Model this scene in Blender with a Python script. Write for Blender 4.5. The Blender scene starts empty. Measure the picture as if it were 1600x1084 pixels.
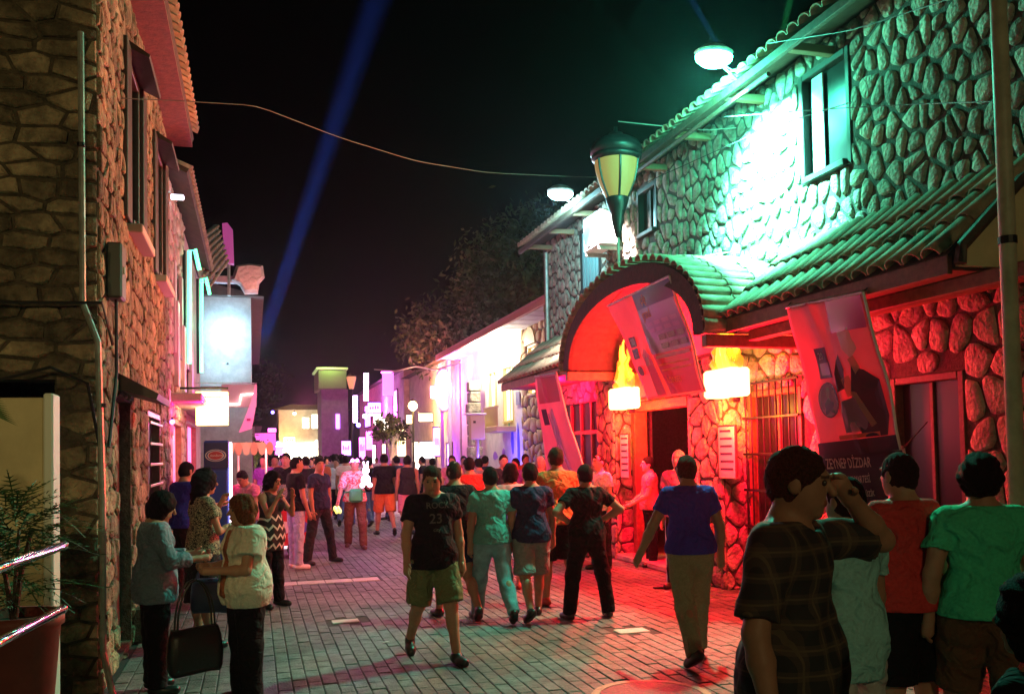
import bpy, math, random
import numpy as np
from mathutils import Matrix, Vector
random.seed(7); rng = np.random.default_rng(11)
SC = bpy.context.scene; COL = SC.collection
PI = math.pi
# ---------------------------------------------------------------- camera
F = 1400.; CH = 1.8; SH = 115.
YAW, PIT, ROLL = math.radians(-16.15), math.radians(2.0), math.radians(-1.1)
RM = (Matrix.Rotation(YAW, 3, 'Z') @ Matrix.Rotation(PI/2 + PIT, 3, 'X') @ Matrix.Rotation(ROLL, 3, 'Z'))
cam_d = bpy.data.cameras.new('camera'); cam = bpy.data.objects.new('camera', cam_d); COL.objects.link(cam)
cam.matrix_world = Matrix.Translation((0, 0, CH)) @ RM.to_4x4()
cam_d.sensor_width = 36; cam_d.lens = 36*F/1600; cam_d.shift_y = SH/1600
cam_d.clip_start = .05; cam_d.clip_end = 600
SC.camera = cam
def ray(px, py): return RM @ Vector(((px-800)/F, (542-py+SH)/F, -1.))
C0 = Vector((0, 0, CH))
def gx(px, py, X): r = ray(px, py); return C0 + r*(X/r.x)
def gy(px, py, Y): r = ray(px, py); return C0 + r*(Y/r.y)
def gz(px, py, Z=0.): r = ray(px, py); return C0 + r*((Z-CH)/r.z)
def gd(px, py, d): return C0 + ray(px, py)*d
def proj(p):
    v = RM.transposed() @ (Vector(p)-C0)
    d = -v.z
    return 800+F*v.x/d, 542+SH-F*v.y/d, d
# ---------------------------------------------------------------- world, exposure
W = bpy.data.worlds.new('World'); SC.world = W; W.use_nodes = True
nt = W.node_tree; nt.nodes.clear()
sky = nt.nodes.new('ShaderNodeTexSky'); sky.sky_type = 'NISHITA'; sky.sun_disc = False
sky.sun_elevation = math.radians(-9); sky.sun_rotation = math.radians(200)
bgn = nt.nodes.new('ShaderNodeBackground'); bgn.inputs['Strength'].default_value = 0.05
wo = nt.nodes.new('ShaderNodeOutputWorld')
nt.links.new(sky.outputs[0], bgn.inputs[0]); nt.links.new(bgn.outputs[0], wo.inputs[0])
SC.view_settings.view_transform = 'Standard'; SC.view_settings.look = 'None'
SC.view_settings.exposure = 0.25; SC.view_settings.gamma = 1
SC.cycles.max_bounces = 5; SC.cycles.diffuse_bounces = 3; SC.cycles.glossy_bounces = 2
SC.cycles.transmission_bounces = 4; SC.cycles.volume_bounces = 0; SC.cycles.transparent_max_bounces = 8
SC.cycles.use_denoising = True
SC.cycles.sample_clamp_indirect = 4
SC.cycles.use_adaptive_sampling = True; SC.cycles.adaptive_threshold = 0.02

# ---------------------------------------------------------------- materials
MATS = {}
def mat(name, col=None, rough=.8, metal=0., noise=None, bump=None, rand=0., emit=None, spec=.5, alpha=1., trans=0., tint=False, sheen=0., dirt=None):
    if name in MATS: return MATS[name]
    m = bpy.data.materials.new(name); m.use_nodes = True; n = m.node_tree; L = n.links
    b = n.nodes['Principled BSDF']
    b.inputs['Roughness'].default_value = rough; b.inputs['Metallic'].default_value = metal
    b.inputs['Specular IOR Level'].default_value = spec
    b.inputs['Alpha'].default_value = alpha; b.inputs['Transmission Weight'].default_value = trans
    c4 = (*col, 1); b.inputs['Base Color'].default_value = c4
    cur = None
    if noise or bump:
        tc = n.nodes.new('ShaderNodeTexCoord')
    if noise:
        sc_, am = noise[:2]
        t = n.nodes.new('ShaderNodeTexNoise'); t.inputs['Scale'].default_value = sc_; t.inputs['Detail'].default_value = 5; t.inputs['Roughness'].default_value = .65
        L.new(tc.outputs['Object'], t.inputs['Vector'])
        cr = n.nodes.new('ShaderNodeValToRGB'); cr.color_ramp.elements[0].position = .33; cr.color_ramp.elements[1].position = .67
        lo = [max(0, v*(1-am)) for v in col]; hi = [min(1, v*(1+am)) for v in col]
        if len(noise) > 2: lo = noise[2]
        cr.color_ramp.elements[0].color = (*lo, 1); cr.color_ramp.elements[1].color = (*hi, 1)
        L.new(t.outputs['Fac'], cr.inputs[0]); cur = cr.outputs[0]
    if rand:
        oi = n.nodes.new('ShaderNodeObjectInfo'); mr = n.nodes.new('ShaderNodeMapRange')
        mr.inputs['To Min'].default_value = 1-rand; mr.inputs['To Max'].default_value = 1+rand
        L.new(oi.outputs['Random'], mr.inputs['Value'])
        vm = n.nodes.new('ShaderNodeVectorMath'); vm.operation = 'SCALE'
        if cur: L.new(cur, vm.inputs[0])
        else: vm.inputs[0].default_value = col
        L.new(mr.outputs[0], vm.inputs['Scale']); cur = vm.outputs[0]
    if dirt:
        ge = n.nodes.new('ShaderNodeNewGeometry'); t = n.nodes.new('ShaderNodeTexNoise'); t.inputs['Scale'].default_value = dirt[0]; t.inputs['Detail'].default_value = 4; t.inputs['Roughness'].default_value = .6
        L.new(ge.outputs['Position'], t.inputs['Vector']); mr = n.nodes.new('ShaderNodeMapRange'); mr.inputs['From Min'].default_value = .35; mr.inputs['From Max'].default_value = .62
        mr.inputs['To Min'].default_value = dirt[1]; mr.inputs['To Max'].default_value = 1.08; L.new(t.outputs['Fac'], mr.inputs['Value'])
        vm = n.nodes.new('ShaderNodeVectorMath'); vm.operation = 'SCALE'
        if cur: L.new(cur, vm.inputs[0])
        else: vm.inputs[0].default_value = col
        L.new(mr.outputs[0], vm.inputs['Scale']); cur = vm.outputs[0]
    if tint:
        at = n.nodes.new('ShaderNodeAttribute'); at.attribute_name = 'tint'
        vm = n.nodes.new('ShaderNodeVectorMath'); vm.operation = 'MULTIPLY'
        if cur: L.new(cur, vm.inputs[0])
        else: vm.inputs[0].default_value = col
        L.new(at.outputs['Color'], vm.inputs[1]); cur = vm.outputs[0]
    if cur: L.new(cur, b.inputs['Base Color'])
    if bump:
        t = n.nodes.new('ShaderNodeTexNoise'); t.inputs['Scale'].default_value = bump[0]; t.inputs['Detail'].default_value = bump[3] if len(bump) > 3 else 6; t.inputs['Distortion'].default_value = .8 if len(bump) > 3 else 0
        L.new(tc.outputs['Object'], t.inputs['Vector'])
        bn = n.nodes.new('ShaderNodeBump'); bn.inputs['Strength'].default_value = bump[1]; bn.inputs['Distance'].default_value = bump[2] if len(bump) > 2 else .02
        L.new(t.outputs['Fac'], bn.inputs['Height']); L.new(bn.outputs[0], b.inputs['Normal'])
    if emit:
        b.inputs['Emission Color'].default_value = (*emit[0], 1); b.inputs['Emission Strength'].default_value = emit[1]
    if sheen: b.inputs['Sheen Weight'].default_value = sheen
    MATS[name] = m
    return m
def patmat(name, kind, a, b_, scale, extra=None, rough=.85):
    """printed / woven cloth patterns in object space: 'check', 'zigzag', 'blotch', 'stripe'"""
    if name in MATS: return MATS[name]
    m = bpy.data.materials.new(name); m.use_nodes = True; n = m.node_tree; L = n.links
    bs = n.nodes['Principled BSDF']; bs.inputs['Roughness'].default_value = rough
    tc = n.nodes.new('ShaderNodeTexCoord'); sp = n.nodes.new('ShaderNodeSeparateXYZ'); L.new(tc.outputs['Object'], sp.inputs[0])
    def mth(op, x, y=None):
        q = n.nodes.new('ShaderNodeMath'); q.operation = op
        for i, v in enumerate((x, y)):
            if v is None: continue
            if isinstance(v, (int, float)): q.inputs[i].default_value = v
            else: L.new(v, q.inputs[i])
        return q.outputs[0]
    def mix(f, c1, c2):
        q = n.nodes.new('ShaderNodeMix'); q.data_type = 'RGBA'; L.new(f, q.inputs[0])
        for i, v in ((6, c1), (7, c2)):
            if isinstance(v, tuple): q.inputs[i].default_value = (*v, 1)
            else: L.new(v, q.inputs[i])
        return q.outputs[2]
    if kind == 'check':
        sx = mth('SINE', mth('MULTIPLY', sp.outputs[0], scale)); sz = mth('SINE', mth('MULTIPLY', sp.outputs[2], scale))
        f1 = mth('GREATER_THAN', sx, .3); f2 = mth('GREATER_THAN', sz, .3)
        c = mix(mth('MULTIPLY', mth('ADD', f1, f2), .5), a, b_)
        t1 = mth('GREATER_THAN', mth('SINE', mth('MULTIPLY', sp.outputs[0], scale*1.0+0.01)), .97)
        t2 = mth('GREATER_THAN', mth('SINE', mth('MULTIPLY', sp.outputs[2], scale)), .97)
        c = mix(mth('MAXIMUM', t1, t2), c, extra or b_)
    elif kind == 'zigzag':
        tri = mth('PINGPONG', mth('MULTIPLY', sp.outputs[0], 1.0), .045)
        v = mth('FRACT', mth('MULTIPLY', mth('ADD', sp.outputs[2], mth('MULTIPLY', tri, 1.2)), scale))
        band = mth('MULTIPLY', mth('GREATER_THAN', v, .72), mth('LESS_THAN', sp.outputs[2], extra or 1.3))
        c = mix(band, a, b_)
    elif kind == 'stripe':
        v = mth('FRACT', mth('MULTIPLY', sp.outputs[2], scale)); c = mix(mth('GREATER_THAN', v, .5), a, b_)
    elif kind == 'yoke':
        c = mix(mth('GREATER_THAN', sp.outputs[2], scale), a, b_)
    else:
        t = n.nodes.new('ShaderNodeTexNoise'); t.inputs['Scale'].default_value = scale; t.inputs['Detail'].default_value = 3
        t.inputs['Distortion'].default_value = 1.2
        L.new(tc.outputs['Object'], t.inputs['Vector'])
        fr = mth('FRACT', mth('MULTIPLY', t.outputs['Fac'], 5.))
        c = mix(mth('GREATER_THAN', fr, .62), a, b_)
    L.new(c, bs.inputs['Base Color']); MATS[name] = m
    return m
def translucent(m, f=.5):
    n = m.node_tree; b = n.nodes['Principled BSDF']; o = n.nodes['Material Output']
    t = n.nodes.new('ShaderNodeBsdfTranslucent'); x = n.nodes.new('ShaderNodeMixShader'); x.inputs[0].default_value = f
    t.inputs['Color'].default_value = b.inputs['Base Color'].default_value
    n.links.new(b.outputs[0], x.inputs[1]); n.links.new(t.outputs[0], x.inputs[2]); n.links.new(x.outputs[0], o.inputs[0]); return m
def emit(name, col, s): return MATS.get(name) or mat(name, (.6, .6, .6), .4, emit=(col, s))

# ---------------------------------------------------------------- object helpers
ORG = {}
def meta(o, label=None, cat=None, group=None, kind=None):
    if label: o['label'] = label
    if cat: o['category'] = cat
    if group: o['group'] = group
    if kind: o['kind'] = kind
    return o
def thing(name, label, cat, base, group=None):
    o = bpy.data.objects.new(name, None); COL.objects.link(o); o.location = base; o.empty_display_size = .2
    ORG[o] = Vector(base)
    return meta(o, label, cat, group)
def newmesh(name, V, Fc, m=None, smooth=False):
    me = bpy.data.meshes.new(name); me.from_pydata([tuple(v) for v in V], [], Fc)
    if m: me.materials.append(m)
    if smooth: me.polygons.foreach_set('use_smooth', [True]*len(me.polygons))
    me.update(); return me
def mk(name, VF, m, parent=None, smooth=False, kind=None, label=None):
    """world-space verts; stored relative to the root thing's origin"""
    V, Fc = VF
    org = ORG.get(parent, Vector((0, 0, 0)))
    if parent is None and len(V):
        A = np.array([tuple(v) for v in V]); org = Vector((float(A[:, 0].mean()), float(A[:, 1].mean()), float(A[:, 2].min())))
    V = [(v[0]-org[0], v[1]-org[1], v[2]-org[2]) for v in V]
    o = bpy.data.objects.new(name, newmesh(name, V, Fc, m, smooth)); COL.objects.link(o)
    if parent is not None: o.parent = parent
    else: o.location = org
    ORG[o] = org
    if kind: o['kind'] = kind
    if label: o['label'] = label
    return o
def join(*parts):
    V, Fc = [], []
    for v, f in parts:
        k = len(V); V += list(v); Fc += [tuple(i+k for i in q) for q in f]
    return V, Fc
def box(a, b):
    x0, y0, z0 = [min(p, q) for p, q in zip(a, b)]; x1, y1, z1 = [max(p, q) for p, q in zip(a, b)]
    V = [(x0,y0,z0),(x1,y0,z0),(x1,y1,z0),(x0,y1,z0),(x0,y0,z1),(x1,y0,z1),(x1,y1,z1),(x0,y1,z1)]
    return V, [(0,3,2,1),(4,5,6,7),(0,1,5,4),(1,2,6,5),(2,3,7,6),(3,0,4,7)]
def bbox(a, b, c=.01):
    """box with chamfered edges"""
    x0, y0, z0 = [min(p, q) for p, q in zip(a, b)]; x1, y1, z1 = [max(p, q) for p, q in zip(a, b)]
    c = min(c, (x1-x0)*.4, (y1-y0)*.4, (z1-z0)*.4)
    V = []
    idx = {}
    for sx in (0, 1):
        for sy in (0, 1):
            for sz in (0, 1):
                X, Y, Z = (x0, x1)[sx], (y0, y1)[sy], (z0, z1)[sz]
                cx, cy, cz = (c if sx == 0 else -c), (c if sy == 0 else -c), (c if sz == 0 else -c)
                idx[sx, sy, sz, 'x'] = len(V); V.append((X, Y+cy, Z+cz))
                idx[sx, sy, sz, 'y'] = len(V); V.append((X+cx, Y, Z+cz))
                idx[sx, sy, sz, 'z'] = len(V); V.append((X+cx, Y+cy, Z))
    Fc = []
    g = lambda a, b, c_, t: idx[a, b, c_, t]
    for s in (0, 1):
        q = [g(s,0,0,'x'), g(s,1,0,'x'), g(s,1,1,'x'), g(s,0,1,'x')]; Fc.append(tuple(q if s else q[::-1]))
        q = [g(0,s,0,'y'), g(0,s,1,'y'), g(1,s,1,'y'), g(1,s,0,'y')]; Fc.append(tuple(q if s else q[::-1]))
        q = [g(0,0,s,'z'), g(1,0,s,'z'), g(1,1,s,'z'), g(0,1,s,'z')]; Fc.append(tuple(q if s else q[::-1]))
    for a in (0, 1):
        for b2 in (0, 1):
            Fc.append((g(a,b2,0,'x'), g(a,b2,0,'y'), g(a,b2,1,'y'), g(a,b2,1,'x')))
            Fc.append((g(a,0,b2,'x'), g(a,0,b2,'z'), g(a,1,b2,'z'), g(a,1,b2,'x')))
            Fc.append((g(0,a,b2,'y'), g(0,a,b2,'z'), g(1,a,b2,'z'), g(1,a,b2,'y')))
    for a in (0, 1):
        for b2 in (0, 1):
            for c2 in (0, 1): Fc.append((g(a,b2,c2,'x'), g(a,b2,c2,'y'), g(a,b2,c2,'z')))
    return V, Fc
def tube(pts, r, n=8, cap=True, r2=None):
    pts = [Vector(p) for p in pts]; N = len(pts); V, Fc = [], []
    rr = r if isinstance(r, (list, tuple)) else [r + ((r2-r)*i/(N-1) if r2 is not None else 0) for i in range(N)]
    up = Vector((0, 0, 1)); prev = None
    for i, p in enumerate(pts):
        t = (pts[min(i+1, N-1)]-pts[max(i-1, 0)]).normalized()
        if prev is None:
            a = t.cross(up); a = t.cross(Vector((1, 0, 0))) if a.length < .05 else a
        else: a = prev - t*prev.dot(t)
        a.normalize(); prev = a; b = t.cross(a)
        for k in range(n):
            an = 2*PI*k/n; V.append(tuple(p + (a*math.cos(an)+b*math.sin(an))*rr[i]))
    for i in range(N-1):
        for k in range(n):
            k2 = (k+1) % n; Fc.append((i*n+k, (i+1)*n+k, (i+1)*n+k2, i*n+k2))
    if cap: Fc.append(tuple(range(n))); Fc.append(tuple(range(N*n-1, (N-1)*n-1, -1)))
    return V, Fc
def lathe(c, prof, n=16, ax='z', sq=(1, 1)):
    """prof: list of (r, h) along axis"""
    V, Fc = [], []; c = Vector(c)
    for r, h in prof:
        for k in range(n):
            a = 2*PI*k/n; u, w = r*math.cos(a)*sq[0], r*math.sin(a)*sq[1]
            V.append(tuple(c+Vector({'z': (u, w, h), 'x': (h, u, w), 'y': (w, h, u)}[ax])))
    N = len(prof)
    for i in range(N-1):
        for k in range(n):
            k2 = (k+1) % n; Fc.append((i*n+k, i*n+k2, (i+1)*n+k2, (i+1)*n+k))
    Fc.append(tuple(range(n-1, -1, -1))); Fc.append(tuple(range((N-1)*n, N*n)))
    return V, Fc
def prism(poly, O, U, Vv, N, t):
    """polygon in (u,v) extruded t along N from O"""
    O, U, Vv, N = map(Vector, (O, U, Vv, N)); n = len(poly)
    V = [tuple(O+U*u+Vv*v) for u, v in poly]+[tuple(O+U*u+Vv*v+N*t) for u, v in poly]
    Fc = [tuple(range(n-1, -1, -1)), tuple(range(n, 2*n))]+[(i, (i+1) % n, n+(i+1) % n, n+i) for i in range(n)]
    return V, Fc
def obox(O, U, Vv, N, u0, u1, v0, v1, n0, n1):
    O, U, Vv, N = map(Vector, (O, U, Vv, N))
    return prism([(u0, v0), (u1, v0), (u1, v1), (u0, v1)], O+N*n0, U, Vv, N, n1-n0)
def ico(c, r, jitter=0., sub=1, sq=(1, 1, 1)):
    n1, n2 = 6*sub, 4*sub; V = []; Fc = []; c = Vector(c)
    for i in range(n2+1):
        th = PI*i/n2
        for k in range(n1):
            a = 2*PI*k/n1; j = 1+random.uniform(-jitter, jitter)
            V.append((c.x+r*j*sq[0]*math.sin(th)*math.cos(a), c.y+r*j*sq[1]*math.sin(th)*math.sin(a), c.z+r*j*sq[2]*math.cos(th)))
    for i in range(n2):
        for k in range(n1):
            k2 = (k+1) % n1; Fc.append((i*n1+k, (i+1)*n1+k, (i+1)*n1+k2, i*n1+k2))
    return V, Fc
def sag(a, b, s, n=12):
    a, b = Vector(a), Vector(b)
    return [a.lerp(b, i/n) - Vector((0, 0, s*4*(i/n)*(1-i/n))) for i in range(n+1)]
def light(name, kind, loc, col, power, r=.1, target=None, spot=None, blend=.3):
    d = bpy.data.lights.new(name, kind); d.color = col; d.energy = power
    if kind in ('POINT', 'SPOT'): d.shadow_soft_size = r
    if kind == 'AREA': d.size = r
    o = bpy.data.objects.new(name, d); COL.objects.link(o); o.location = loc
    if target is not None:
        o.rotation_euler = (Vector(target)-Vector(loc)).to_track_quat('-Z', 'Y').to_euler()
    if kind == 'SPOT': d.spot_size = spot; d.spot_blend = blend
    return o
def holes_wall(O, U, Vv, N, w, h, holes, t):
    """wall slab (thickness t behind the plane) around rectangular holes (u0,u1,v0,v1)"""
    us = sorted({0, w, *[x for q in holes for x in q[:2]]}); vs = sorted({0, h, *[x for q in holes for x in q[2:4]]})
    us = [u for u in us if 0 <= u <= w]; vs = [v for v in vs if 0 <= v <= h]; parts = []
    for j in range(len(vs)-1):
        vm = (vs[j]+vs[j+1])/2; run = None
        for i in range(len(us)-1):
            um = (us[i]+us[i+1])/2
            solid = not any(q[0] < um < q[1] and q[2] < vm < q[3] for q in holes)
            if solid: run = (us[i] if run is None else run[0], us[i+1])
            if (not solid or i == len(us)-2) and run:
                parts.append(obox(O, U, Vv, N, run[0], run[1], vs[j], vs[j+1], -t, 0)); run = None
    return join(*parts)
def clip(poly, px, py, nx, ny):
    out = []; n = len(poly)
    for i in range(n):
        a, b = poly[i], poly[(i+1) % n]
        da = (a[0]-px)*nx+(a[1]-py)*ny; db = (b[0]-px)*nx+(b[1]-py)*ny
        if da <= 0: out.append(a)
        if da*db < 0:
            t = da/(da-db); out.append((a[0]+(b[0]-a[0])*t, a[1]+(b[1]-a[1])*t))
    return out
def chaikin(p, q=.25):
    o = []
    for i in range(len(p)):
        a, b = p[i], p[(i+1) % len(p)]
        o.append((a[0]*(1-q)+b[0]*q, a[1]*(1-q)+b[1]*q)); o.append((a[0]*q+b[0]*(1-q), a[1]*q+b[1]*(1-q)))
    return o
def cells(w, h, su, sv, gap, holes, jit=.42, rows=False):
    """jittered voronoi stones as polygons in a w x h field"""
    nu, nv = max(1, round(w/su)), max(1, round(h/sv)); P = {}
    for j in range(-2, nv+2):
        off = .5*(j % 2)
        for i in range(-2, nu+2):
            P[i, j] = ((i+off+random.uniform(-jit, jit))*w/nu, (j+.5+random.uniform(-jit, jit)*(.5 if rows else 1))*h/nv)
    out = []; asp = su/sv
    for (i, j), p in P.items():
        if not (-su*.9 < p[0] < w+su*.9 and -sv*.9 < p[1] < h+sv*.9): continue
        poly = [(p[0]-su*1.3, p[1]-sv*1.3), (p[0]+su*1.3, p[1]-sv*1.3), (p[0]+su*1.3, p[1]+sv*1.3), (p[0]-su*1.3, p[1]+sv*1.3)]
        for a in range(-3, 4):
            for b in range(-2, 3):
                q = P.get((i+a, j+b))
                if q is None or (a == 0 and b == 0): continue
                # anisotropic bisector
                dx, dy = (q[0]-p[0])/asp, (q[1]-p[1])*1.0
                nx, ny = dx/asp, dy
                L = math.hypot(nx, ny); nx /= L; ny /= L
                g = gap*random.uniform(.8, 1.3)/2
                mx, my = (p[0]+q[0])/2-nx*g, (p[1]+q[1])/2-ny*g
                poly = clip(poly, mx, my, nx, ny)
                if len(poly) < 3: break
            if len(poly) < 3: break
        for (x, y, nx, ny) in ((0, 0, -1, 0), (w, 0, 1, 0), (0, 0, 0, -1), (0, h, 0, 1)):
            if len(poly) >= 3: poly = clip(poly, x, y, nx, ny)
        if len(poly) < 3: continue
        cx = sum(a[0] for a in poly)/len(poly); cy = sum(a[1] for a in poly)/len(poly)
        bad = False
        for q in holes:
            if q[0]-.01 < cx < q[1]+.01 and q[2]-.01 < cy < q[3]+.01: bad = True; break
            # trim against the nearest side of the hole
            if max(a[0] for a in poly) > q[0] and min(a[0] for a in poly) < q[1] and max(a[1] for a in poly) > q[2] and min(a[1] for a in poly) < q[3]:
                d = [(q[0]-cx, (q[0]-.015, 0, 1, 0)), (cx-q[1], (q[1]+.015, 0, -1, 0)), (q[2]-cy, (0, q[2]-.015, 0, 1)), (cy-q[3], (0, q[3]+.015, 0, -1))]
                poly = clip(poly, *max(d)[1])
                if len(poly) < 3: bad = True; break
        if bad or len(poly) < 3: continue
        ar = abs(sum(poly[k][0]*poly[(k+1) % len(poly)][1]-poly[(k+1) % len(poly)][0]*poly[k][1] for k in range(len(poly))))/2
        if ar < su*sv*.05: continue
        out.append((poly, ar))
    return out
def stone_vf(poly, O, U, Vv, N, hgt, rnd=True):
    if rnd: poly = chaikin(poly, .22)
    cx = sum(a[0] for a in poly)/len(poly); cy = sum(a[1] for a in poly)/len(poly); n = len(poly)
    tx, ty = random.uniform(-.25, .25), random.uniform(-.25, .25)
    V = []; rings = ((1., -.02), (.97, hgt*.55), (.80, hgt*.95))
    for s, z in rings:
        for u, v in poly:
            du, dv = u-cx, v-cy
            zz = z if z < 0 else z + (tx*du+ty*dv)*(.25) + random.uniform(-.1, .1)*hgt
            V.append(tuple(O+U*(cx+du*s)+Vv*(cy+dv*s)+N*zz))
    V.append(tuple(O+U*cx+Vv*cy+N*hgt*random.uniform(.95, 1.2)))
    Fc = []
    for r in range(2):
        for k in range(n):
            k2 = (k+1) % n; Fc.append((r*n+k, r*n+k2, (r+1)*n+k2, (r+1)*n+k))
    for k in range(n): Fc.append((2*n+k, 2*n+(k+1) % n, 3*n))
    return V, Fc
def seen_size(p, ar, N):
    x, y, d = proj(p)
    if d < .5: return -1
    v = (C0-Vector(p)).normalized().dot(Vector(N))
    if v < 0: v = .01
    s = ar*v/d**2
    if not (-60 < x < 1660 and -60 < y < 1144): s *= 1e-3
    return s
def lay_stones(parent, specs, hgt, m, name='stone', limit=300, rnd=True):
    """specs: list of (O,U,V,N,cells). Largest in view become parts, the rest one stuff part."""
    allc = []
    for O, U, Vv, N, cl in specs:
        O, U, Vv, N = map(Vector, (O, U, Vv, N))
        for poly, ar in cl:
            cx = sum(a[0] for a in poly)/len(poly); cy = sum(a[1] for a in poly)/len(poly)
            allc.append((seen_size(O+U*cx+Vv*cy, ar, N), poly, O, U, Vv, N))
    allc.sort(key=lambda t: -t[0]); rest = []
    for i, (s, poly, O, U, Vv, N) in enumerate(allc):
        vf = stone_vf(poly, O, U, Vv, N, hgt*random.uniform(.7, 1.3), rnd)
        if i < limit: mk(name, vf, m, parent, smooth=rnd)
        else: rest.append(vf)
    if rest: mk('small_'+name+'s' if name != 'paver' else 'far_pavers', join(*rest), m, parent, smooth=rnd, kind='stuff')
def text_vf(s, fn, size=1., align='LEFT', extr=0.):
    c = bpy.data.curves.new('t', 'FONT'); c.body = s; c.size = size; c.align_x = align; c.resolution_u = 3; c.extrude = extr; c.offset = .012*size
    o = bpy.data.objects.new('t', c); me = bpy.data.meshes.new_from_object(o)
    V = [fn(v.co.x, v.co.y) if not extr else fn(v.co.x, v.co.y, v.co.z) for v in me.vertices]; Fc = [tuple(p.vertices) for p in me.polygons]
    bpy.data.objects.remove(o); bpy.data.curves.remove(c); bpy.data.meshes.remove(me)
    return V, Fc
# ---------------------------------------------------------------- people: bodies and clothes as blended volumes
def nrm(v): v = np.array(v, float); return v/np.linalg.norm(v)
class Vol:
    def __init__(s, lo, hi, h, fine=None, hf=None):
        s.ax = []
        for i in range(3):
            a = np.arange(lo[i], hi[i]+h, h)
            if fine is not None:
                f0, f1 = fine[0][i], fine[1][i]
                a = np.concatenate([a[a < f0-h*.3], np.arange(f0, f1, hf), a[a > f1+h*.1]])
            s.ax.append(a)
        s.F = np.full([len(a) for a in s.ax], 1., np.float32); s.h = h
    def blk(s, lo, hi):
        sl = []
        for i in range(3):
            a = np.searchsorted(s.ax[i], lo[i]); b = np.searchsorted(s.ax[i], hi[i])
            sl.append(slice(max(0, a-1), min(len(s.ax[i]), b+1)))
        return tuple(sl), s.ax[0][sl[0]][:, None, None], s.ax[1][sl[1]][None, :, None], s.ax[2][sl[2]][None, None, :]
    def add(s, sl, d, k, op='u'):
        A = s.F[sl]
        if op == 'u':
            hh = np.maximum(k-np.abs(A-d), 0)/k; s.F[sl] = np.minimum(A, d)-hh*hh*k*.25
        elif op == 's':
            d = -d; hh = np.maximum(k-np.abs(A-d), 0)/k; s.F[sl] = np.maximum(A, d)+hh*hh*k*.25
    def cone(s, a, b, ra, rb, k=.02, op='u', cuta=False, cutb=False):
        a, b = np.array(a, float), np.array(b, float); m = max(k, .02)+2.5*s.h; r = max(ra, rb)+m
        sl, X, Y, Z = s.blk(np.minimum(a, b)-r, np.maximum(a, b)+r); d = b-a; L2 = d@d+1e-9
        x, y, z = X-a[0], Y-a[1], Z-a[2]
        t = (x*d[0]+y*d[1]+z*d[2])/L2; tc = np.clip(t, 0, 1)
        dist = np.sqrt((x-tc*d[0])**2+(y-tc*d[1])**2+(z-tc*d[2])**2)-(ra+(rb-ra)*tc)
        L = math.sqrt(L2)
        if cutb: dist = np.maximum(dist, (t-1)*L)
        if cuta: dist = np.maximum(dist, -t*L)
        s.add(sl, dist, k, op)
    def ell(s, c, R, B=None, k=.02, op='u'):
        c = np.array(c, float); R = np.array(R, float); m = max(k, .02)+2.5*s.h; r = R.max()+m
        sl, X, Y, Z = s.blk(c-r, c+r); x, y, z = X-c[0], Y-c[1], Z-c[2]
        if B is not None: x, y, z = [x*q[0]+y*q[1]+z*q[2] for q in B]
        g0 = np.sqrt((x/R[0])**2+(y/R[1])**2+(z/R[2])**2)+1e-6
        g1 = np.sqrt((x/R[0]**2)**2+(y/R[1]**2)**2+(z/R[2]**2)**2)+1e-6
        s.add(sl, g0*(g0-1)/g1, k, op)
    def rough_plane(s, n, c, amp, seed):
        X, Y, Z = s.ax[0][:, None, None], s.ax[1][None, :, None], s.ax[2][None, None, :]; r = np.random.default_rng(seed); w = 0
        for f in (38, 61, 95, 140):
            k = r.normal(size=3); k = k/np.linalg.norm(k)*f; w = w+np.sin(k[0]*X+k[1]*Y+k[2]*Z+r.uniform(0, 6))
        s.F = np.maximum(s.F, X*n[0]+Y*n[1]+Z*n[2]-c+w*amp).astype(np.float32)
    def plane(s, n, c):      # keep n.p < c
        X, Y, Z = s.ax[0][:, None, None], s.ax[1][None, :, None], s.ax[2][None, None, :]
        s.F = np.maximum(s.F, X*n[0]+Y*n[1]+Z*n[2]-c).astype(np.float32)
    def wrinkle(s, amp, seed, sc=1., vert=.5):
        r = np.random.default_rng(seed); X, Y, Z = s.ax[0][:, None, None], s.ax[1][None, :, None], s.ax[2][None, None, :]
        w = 0
        for i in range(7):
            f = r.uniform(14, 46)*sc; th = r.uniform(0, 2*PI); ph = r.uniform(0, 6)
            el = r.normal(0, vert); kx, ky, kz = f*math.cos(th)*math.cos(el), f*math.sin(th)*math.cos(el), f*math.sin(el)
            q_ = np.sin(kx*X+ky*Y+kz*Z+ph+1.6*np.sin(9*Z+3*X+ph)); w = w+(q_ if i % 2 else 1.3*(.6-np.abs(q_)))
        s.F = s.F+(w*(amp/3.)).astype(np.float32)
    def mesh(s):
        F = s.F; S = F < 0; nx, ny, nz = F.shape
        c = np.zeros((nx-1, ny-1, nz-1), np.int8)
        for i in (0, 1):
            for j in (0, 1):
                for k in (0, 1): c += S[i:nx-1+i, j:ny-1+j, k:nz-1+k]
        ci = np.argwhere((c > 0) & (c < 8)); n = len(ci)
        if n == 0: return np.zeros((0, 3)), []
        idx = np.full(c.shape, -1, np.int32); idx[tuple(ci.T)] = np.arange(n)
        acc = np.zeros((n, 3)); cnt = np.zeros(n)
        for ax in range(3):
            o = [q for q in range(3) if q != ax]
            for p in (0, 1):
                for q in (0, 1):
                    a = ci.copy(); a[:, o[0]] += p; a[:, o[1]] += q; b = a.copy(); b[:, ax] += 1
                    va, vb = F[tuple(a.T)], F[tuple(b.T)]; cr = (va < 0) != (vb < 0)
                    t = np.where(cr, va/np.where(cr, va-vb, 1), 0); pos = a.astype(float); pos[:, ax] += t
                    acc += pos*cr[:, None]; cnt += cr
        P = acc/np.maximum(cnt, 1)[:, None]
        V = np.stack([np.interp(P[:, i], np.arange(len(s.ax[i])), s.ax[i]) for i in range(3)], 1)
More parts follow.
